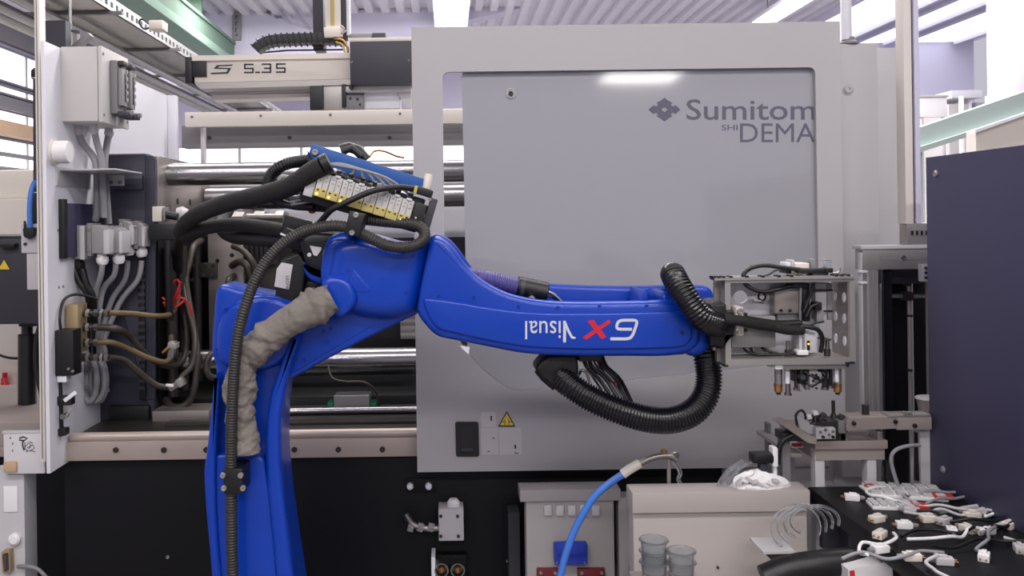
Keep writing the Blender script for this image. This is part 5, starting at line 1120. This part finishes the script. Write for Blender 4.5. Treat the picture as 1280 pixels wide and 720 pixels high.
# blue air hose with brass end
t = thing('air_hose', 'light blue air hose with white fitting and steel elbow', 'hose', W(705, 720, 2.2))
ptube('hose', [(690, 760, 2.2), (700, 722, 2.2), (708, 690, 2.2), (722, 655, 2.2), (742, 622, 2.2), (762, 604, 2.2), (780, 592, 2.2)], 4.6, 'hose_blue', t, sides=12)
put('fitting', MB().tube(path([(778, 593, 2.2), (788, 586, 2.2), (800, 579, 2.2)]), .012, 10), 'cream_paint', t); ptube('elbow', [(799, 580, 2.2), (810, 574, 2.2), (824, 570, 2.2), (838, 570, 2.2), (846, 575, 2.2)], 4, 'steel', t)
put('brass_nut', MB().cyl(W(830, 567, 2.2), W(830, 562, 2.2), .008, 6), 'brass', t); pts = [W(844 + 4 * math.cos(a), 570 + 4.5 * math.sin(a), 2.2) for a in [2 * math.pi * k / 16 for k in range(17)]]; put('ring', MB().tube(pts, .0025, 8, cap=False), 'steel', t)
put('support_rod', MB().cyl(W(836, 574, 2.2), W(836, 613, 2.2), .005, 8), 'alu', t); put('clear_tail', MB().tube(path([(840, 575, 2.2), (850, 590, 2.2), (848, 600, 2.2), (856, 612, 2.2)]), .005, 8), 'clear_plastic', t)
# couplings and valve in front of the bed
D = 2.6
t = thing('coupling_bracket', 'pair of brass quick couplings on a white bracket below the machine bed', 'coupling', W(560, 720, D))
pbox('bracket', 539, 697, 545, 760, D, D + .08, 'white_panel', t); pbox('plate', 545, 694, 584, 760, D + .05, D + .08, 'bed_black', t)
for x in (552, 572):
    c = put('coupling', MB().lathe(W(x, 705, D + .05), (0, -1, 0), [(.021, 0), (.021, .05), (.018, .05), (.017, .02)], 20), 'steel', t); put('brass_core', MB().lathe(W(x, 706, D + .05), (0, -1, 0), [(.010, 0), (.010, .045), (.006, .05), (.004, .045)], 14), 'brass', c)
t = thing('service_valve', 'white valve block with pipe fittings on the black machine bed', 'valve', W(560, 675, D))
vb_ = pbox('block', 548, 636, 580, 676, D + .01, D + .075, 'light_grey', t, r=.003)
for x, y in ((551, 645), (572, 645), (551, 670), (573, 670)): bolt(x, y, D + .01, 2, 'dark_grey', vb_, 'screw')
put('cap', MB().lathe(W(567, 636, D + .04), (0, 0, 1), [(.02, 0), (.02, .02), (.012, .03)], 16), 'white_plastic', t); ptube('pipe', [(548, 660, D + .03), (530, 660, D + .03), (516, 655, D + .03), (507, 642, D + .03)], 4, 'steel', t)
for x in (513, 525, 538): put('pipe_nut', MB().cyl(W(x - 3, 658, D + .03), W(x + 4, 660, D + .03), .014, 6), 'alu', t)
for x in (513, 536): put('knob', MB().lathe(W(x, 606, D + .08), (0, -1, 0), [(.010, 0), (.010, .02), (.006, .024)], 12), 'white_panel', t)
pbox('knob_plate', 506, 598, 545, 616, D + .075, D + .08, 'bed_black', t)
t = thing('grey_duct', 'grey upright cable duct beside the socket panel', 'duct', (W(640, 700, D).x, D, 0)); put('duct', MB().box(W(636, 690, D).x, W(650, 690, D).x, D, D + .07, 0, W(640, 640, D).z), 'dark_grey', t); bolt(634, 701, D + .075, 1.5, 'alu', t)
bolt(210, 696, 2.68, 2.2, 'mid_grey', mach)
# ================================================================== LEFT SIDE
cm = thing('cream_machine', 'cream coloured machine cover standing left of the white side panel', 'machine', (-2.4, 4.6, 0))
put('body', MB().box(-3.6, -1.75, 4.2, 5.2, 0, W(20, 248, 4.2).z, .01), 'cream_paint', cm)
put('upper_cover', MB().box(-3.6, -1.80, 4.28, 5.15, W(20, 248, 4.2).z, W(20, 212, 4.28).z, .02), 'cream_paint', cm)
put('red_rail', MB().box(-3.6, -1.7, 4.12, 4.2, W(20, 506, 4.12).z, W(20, 494, 4.12).z, .005), 'dark_red', cm)
put('cover_rail', MB().cyl((-3.4, 3.9, W(20, 296, 3.9).z), (-1.74, 3.9, W(20, 296, 3.9).z), .012, 12), 'dark_steel', cm)
ptube('loose_cable', [(-10, 440, 4.05), (10, 447, 4.05), (30, 447, 4.05), (60, 440, 4.05)], 1.6, 'black', cm)
t = thing('red_bottle', 'small red bottle standing on the red rail', 'bottle', W(6, 494, 4.14)); put('bottle', MB().lathe(W(6, 494, 4.16), (0, 0, 1), [(.03, 0), (.03, .03), (.018, .05), (.014, .08), (.010, .085)], 14), 'red', t); put('cap', MB().cyl(W(6, 472, 4.16), W(6, 466, 4.16), .012, 10), 'letter_red', t)
# black cover on a pole, on the grey table
D = 3.2
zt = W(20, 512, D).z
tbx = thing('side_table', 'grey side table under the black pole', 'table', (-1.75, 3.3, 0))
put('table_top', MB().box(-2.6, -1.25, 2.98, 3.7, zt - .10, zt, .004), 'table_grey', tbx); put('table_edge', MB().box(-2.6, -1.25, 2.965, 2.98, zt - .11, zt - .075, .003), 'table_grey', tbx)
put('plinth', MB().box(-2.55, -1.3, 3.02, 3.65, 0, zt - .10), 'bed_black', tbx)
t = thing('black_machine_cover', 'black machine cover with yellow warning sign carried by a thick pole', 'machine', W(34, 512, D + .1))
pbox('cover', -80, 300, 54, 405, D, D + .5, 'dark_grey', t, r=.01); pbox('cover_top', -80, 296, 40, 303, D + .02, D + .48, 'black', t, r=.004); warning(5, 332, 19, 16, D, t)
pc = put('pole', MB().cyl(W(34, 418, D + .1), W(34, 505, D + .1), S(11, D), 20), 'black', t); put('pole_head', MB().cyl(W(34, 405, D + .1), W(34, 418, D + .1), S(7, D), 16), 'black', pc); pbox('pole_plate', 23, 404, 45, 408, D + .06, D + .14, 'black', pc)
rbox('handle', 8, 307, 20, 5, 0, D - .03, D, 'black', t)
ptube('pole_cable', [(52, 402, D + .05), (46, 425, D + .05), (46, 460, D + .05), (54, 500, D + .05)], 3.5, 'black_rubber', t)
# air regulator between
D = 2.72
t = thing('air_regulator', 'grey air regulator with blue hose beside the white side panel', 'regulator', W(42, 362, D))
pbox('head', 26, 280, 56, 316, D, D + .07, 'light_grey', t, r=.003); pbox('body', 33, 316, 56, 362, D + .005, D + .065, 'light_grey', t, r=.003)
for x, y in ((32, 305), (51, 306), (51, 288)): bolt(x, y, D, 2, 'dark_grey', t, 'screw')
pslab('knob', rpts([(28, 285), (43, 284), (42, 295), (36, 299), (29, 296)], 2), D - .02, D, 'black', t, r=.003); pbox('knob_stem', 29, 276, 32, 286, D - .01, D - .004, 'black', t)
ptube('blue_hose', [(38, 288, D - .012), (37, 265, D - .01), (39, 240, D), (45, 226, D + .02), (56, 220, D + .04)], 3.2, 'hose_blue', t); pbox('back_block', 35, 241, 58, 284, D + .05, D + .09, 'black', t)
put('mount', MB().box(W(52, 330, D).x, XP - .012, D + .01, D + .06, W(50, 312, D).z, W(50, 300, D).z), 'mid_grey', t)
# cream aluminium post and dark pipe at the panel's front edge
zb_ = W(57, 592, 2.55).z
t = thing('guard_post', 'cream aluminium guard post rising behind the white side panel', 'post', (W(49, 300, 2.7).x, 2.7, zb_))
put('post', MB().box(W(46.5, 300, 2.6).x, W(53, 300, 2.6).x, 2.6, 2.64, zb_ + .02, TZ - .06, .002), 'cream_paint', t); put('groove', MB().box(W(49, 300, 2.6).x, W(50, 300, 2.6).x, 2.598, 2.602, zb_ + .03, TZ - .07), 'mid_grey', t)
put('bracket', MB().box(W(49, 300, 2.7).x, W(75, 300, 2.7).x, 2.76, 2.8, W(55, 60, 2.7).z, W(55, 20, 2.7).z), 'dark_grey', t)
rbox('strut', 68, 46, 8, 40, 45, 2.8, 2.83, 'dark_grey', t); rbox('strut', 100, 52, 7, 30, 50, 2.84, 2.87, 'mid_grey', t)
t = thing('black_pipe', 'thin black pipe with a rounded cap beside the cream guard post', 'pipe', W(44.5, 212, 2.72))
put('pipe', MB().cyl(W(45, 240, 2.74), W(44.5, 95, 2.74), S(3.2, 2.72), 12), 'dark_grey', t); put('pipe_cap', MB().lathe(W(44.5, 98, 2.74), (0, 0, 1), [(.012, 0), (.014, .01), (.013, .024), (.006, .032)], 12), 'black', t); put('pipe_ring', MB().cyl(W(44.5, 99, 2.74), W(44.5, 96, 2.74), .0125, 12), 'alu', t)
# motor / instrument pipes above the box
t = thing('cable_drum', 'small steel drum hanging behind the electrical box top', 'drum', W(90, 55, 3.0)); put('drum', MB().cyl(W(88, 60, 3.0), W(88, 42, 3.0), .03, 16), 'steel', t); put('drum_cap', MB().cyl(W(88, 42, 3.0), W(88, 39, 3.0), .033, 16), 'dark_grey', t); put('hanger', MB().cyl(W(88, 39, 3.0), (W(88, 39, 3.0).x, 3.0, TZ), .006, 8), 'galvanised', t)
# white drawing plate and connectors at lower left
D = 2.62
t = thing('instruction_plate', 'white plate with a small machine drawing below the side table', 'plate', W(32, 590, D))
pl_ = pbox('plate', 4, 541, 56, 592, D, D + .01, 'sticker', t); pbox('plate_edge', 2, 539, 57, 542, D - .002, D + .012, 'light_grey', t)
for ln, w_ in (([(24, 548), (29, 546), (34, 548), (30, 551), (24, 550)], 1.8), ([(29, 550), (28, 556), (30, 563)], 1.8), ([(31, 553), (31, 561), (35, 564)], 1.0), ([(31, 559), (36, 553), (39, 557), (36, 561)], .9), ([(34, 560), (41, 556), (43, 560), (38, 564)], .9), ([(32, 565), (38, 563), (44, 565)], .8), ([(37, 552), (41, 554)], .9)): put('drawing', stroke(MB(), ln, w_, D - .0008, D), 'letter_black', pl_)
for x, y in ((15, 553), (15, 562), (51, 548), (52, 562), (12, 546)): pbox('drawing', x, y, x + 1.6, y + 3, D - .0008, D, 'mid_grey', pl_, r=0)
t = thing('connector_rail', 'light connector rail with round white knob at the foot of the side panel', 'connector', (W(14, 720, D).x, D, 0))
put('housing', MB().box(W(-20, 600, D).x, W(26, 600, D).x, D + .02, D + .10, 0, W(10, 592, D).z, .004), 'light_grey', t); kn = put('knob', MB().lathe(W(20, 673, D + .02), (0, -1, 0), [(.018, 0), (.018, .012), (.012, .018), (.005, .019)], 16), 'white_plastic', t)
pslab('socket_shell', rpts([(1, 690), (12, 688), (13, 716), (3, 718)], 2), D - .005, D + .02, 'brass_dull', t, r=.002); pslab('socket_insert', rpts([(3, 693), (10, 691), (11, 713), (5, 715)], 2), D - .007, D - .004, 'dark_grey', t)
for k in range(6): pbox('contact', 5.5, 695 + k * 3, 7, 696.5 + k * 3, D - .009, D - .006, 'brass', t, r=0)
pbox('orange_relay', 4, 578, 20, 590, D - .01, D + .02, 'tan', t); pbox('label_field', 4, 608, 22, 640, D + .016, D + .02, 'white_plastic', t)
ptube('grey_cable', [(22, 708, D + .01), (35, 708, D), (48, 712, D), (60, 724, D)], 2.4, 'mid_grey', t)
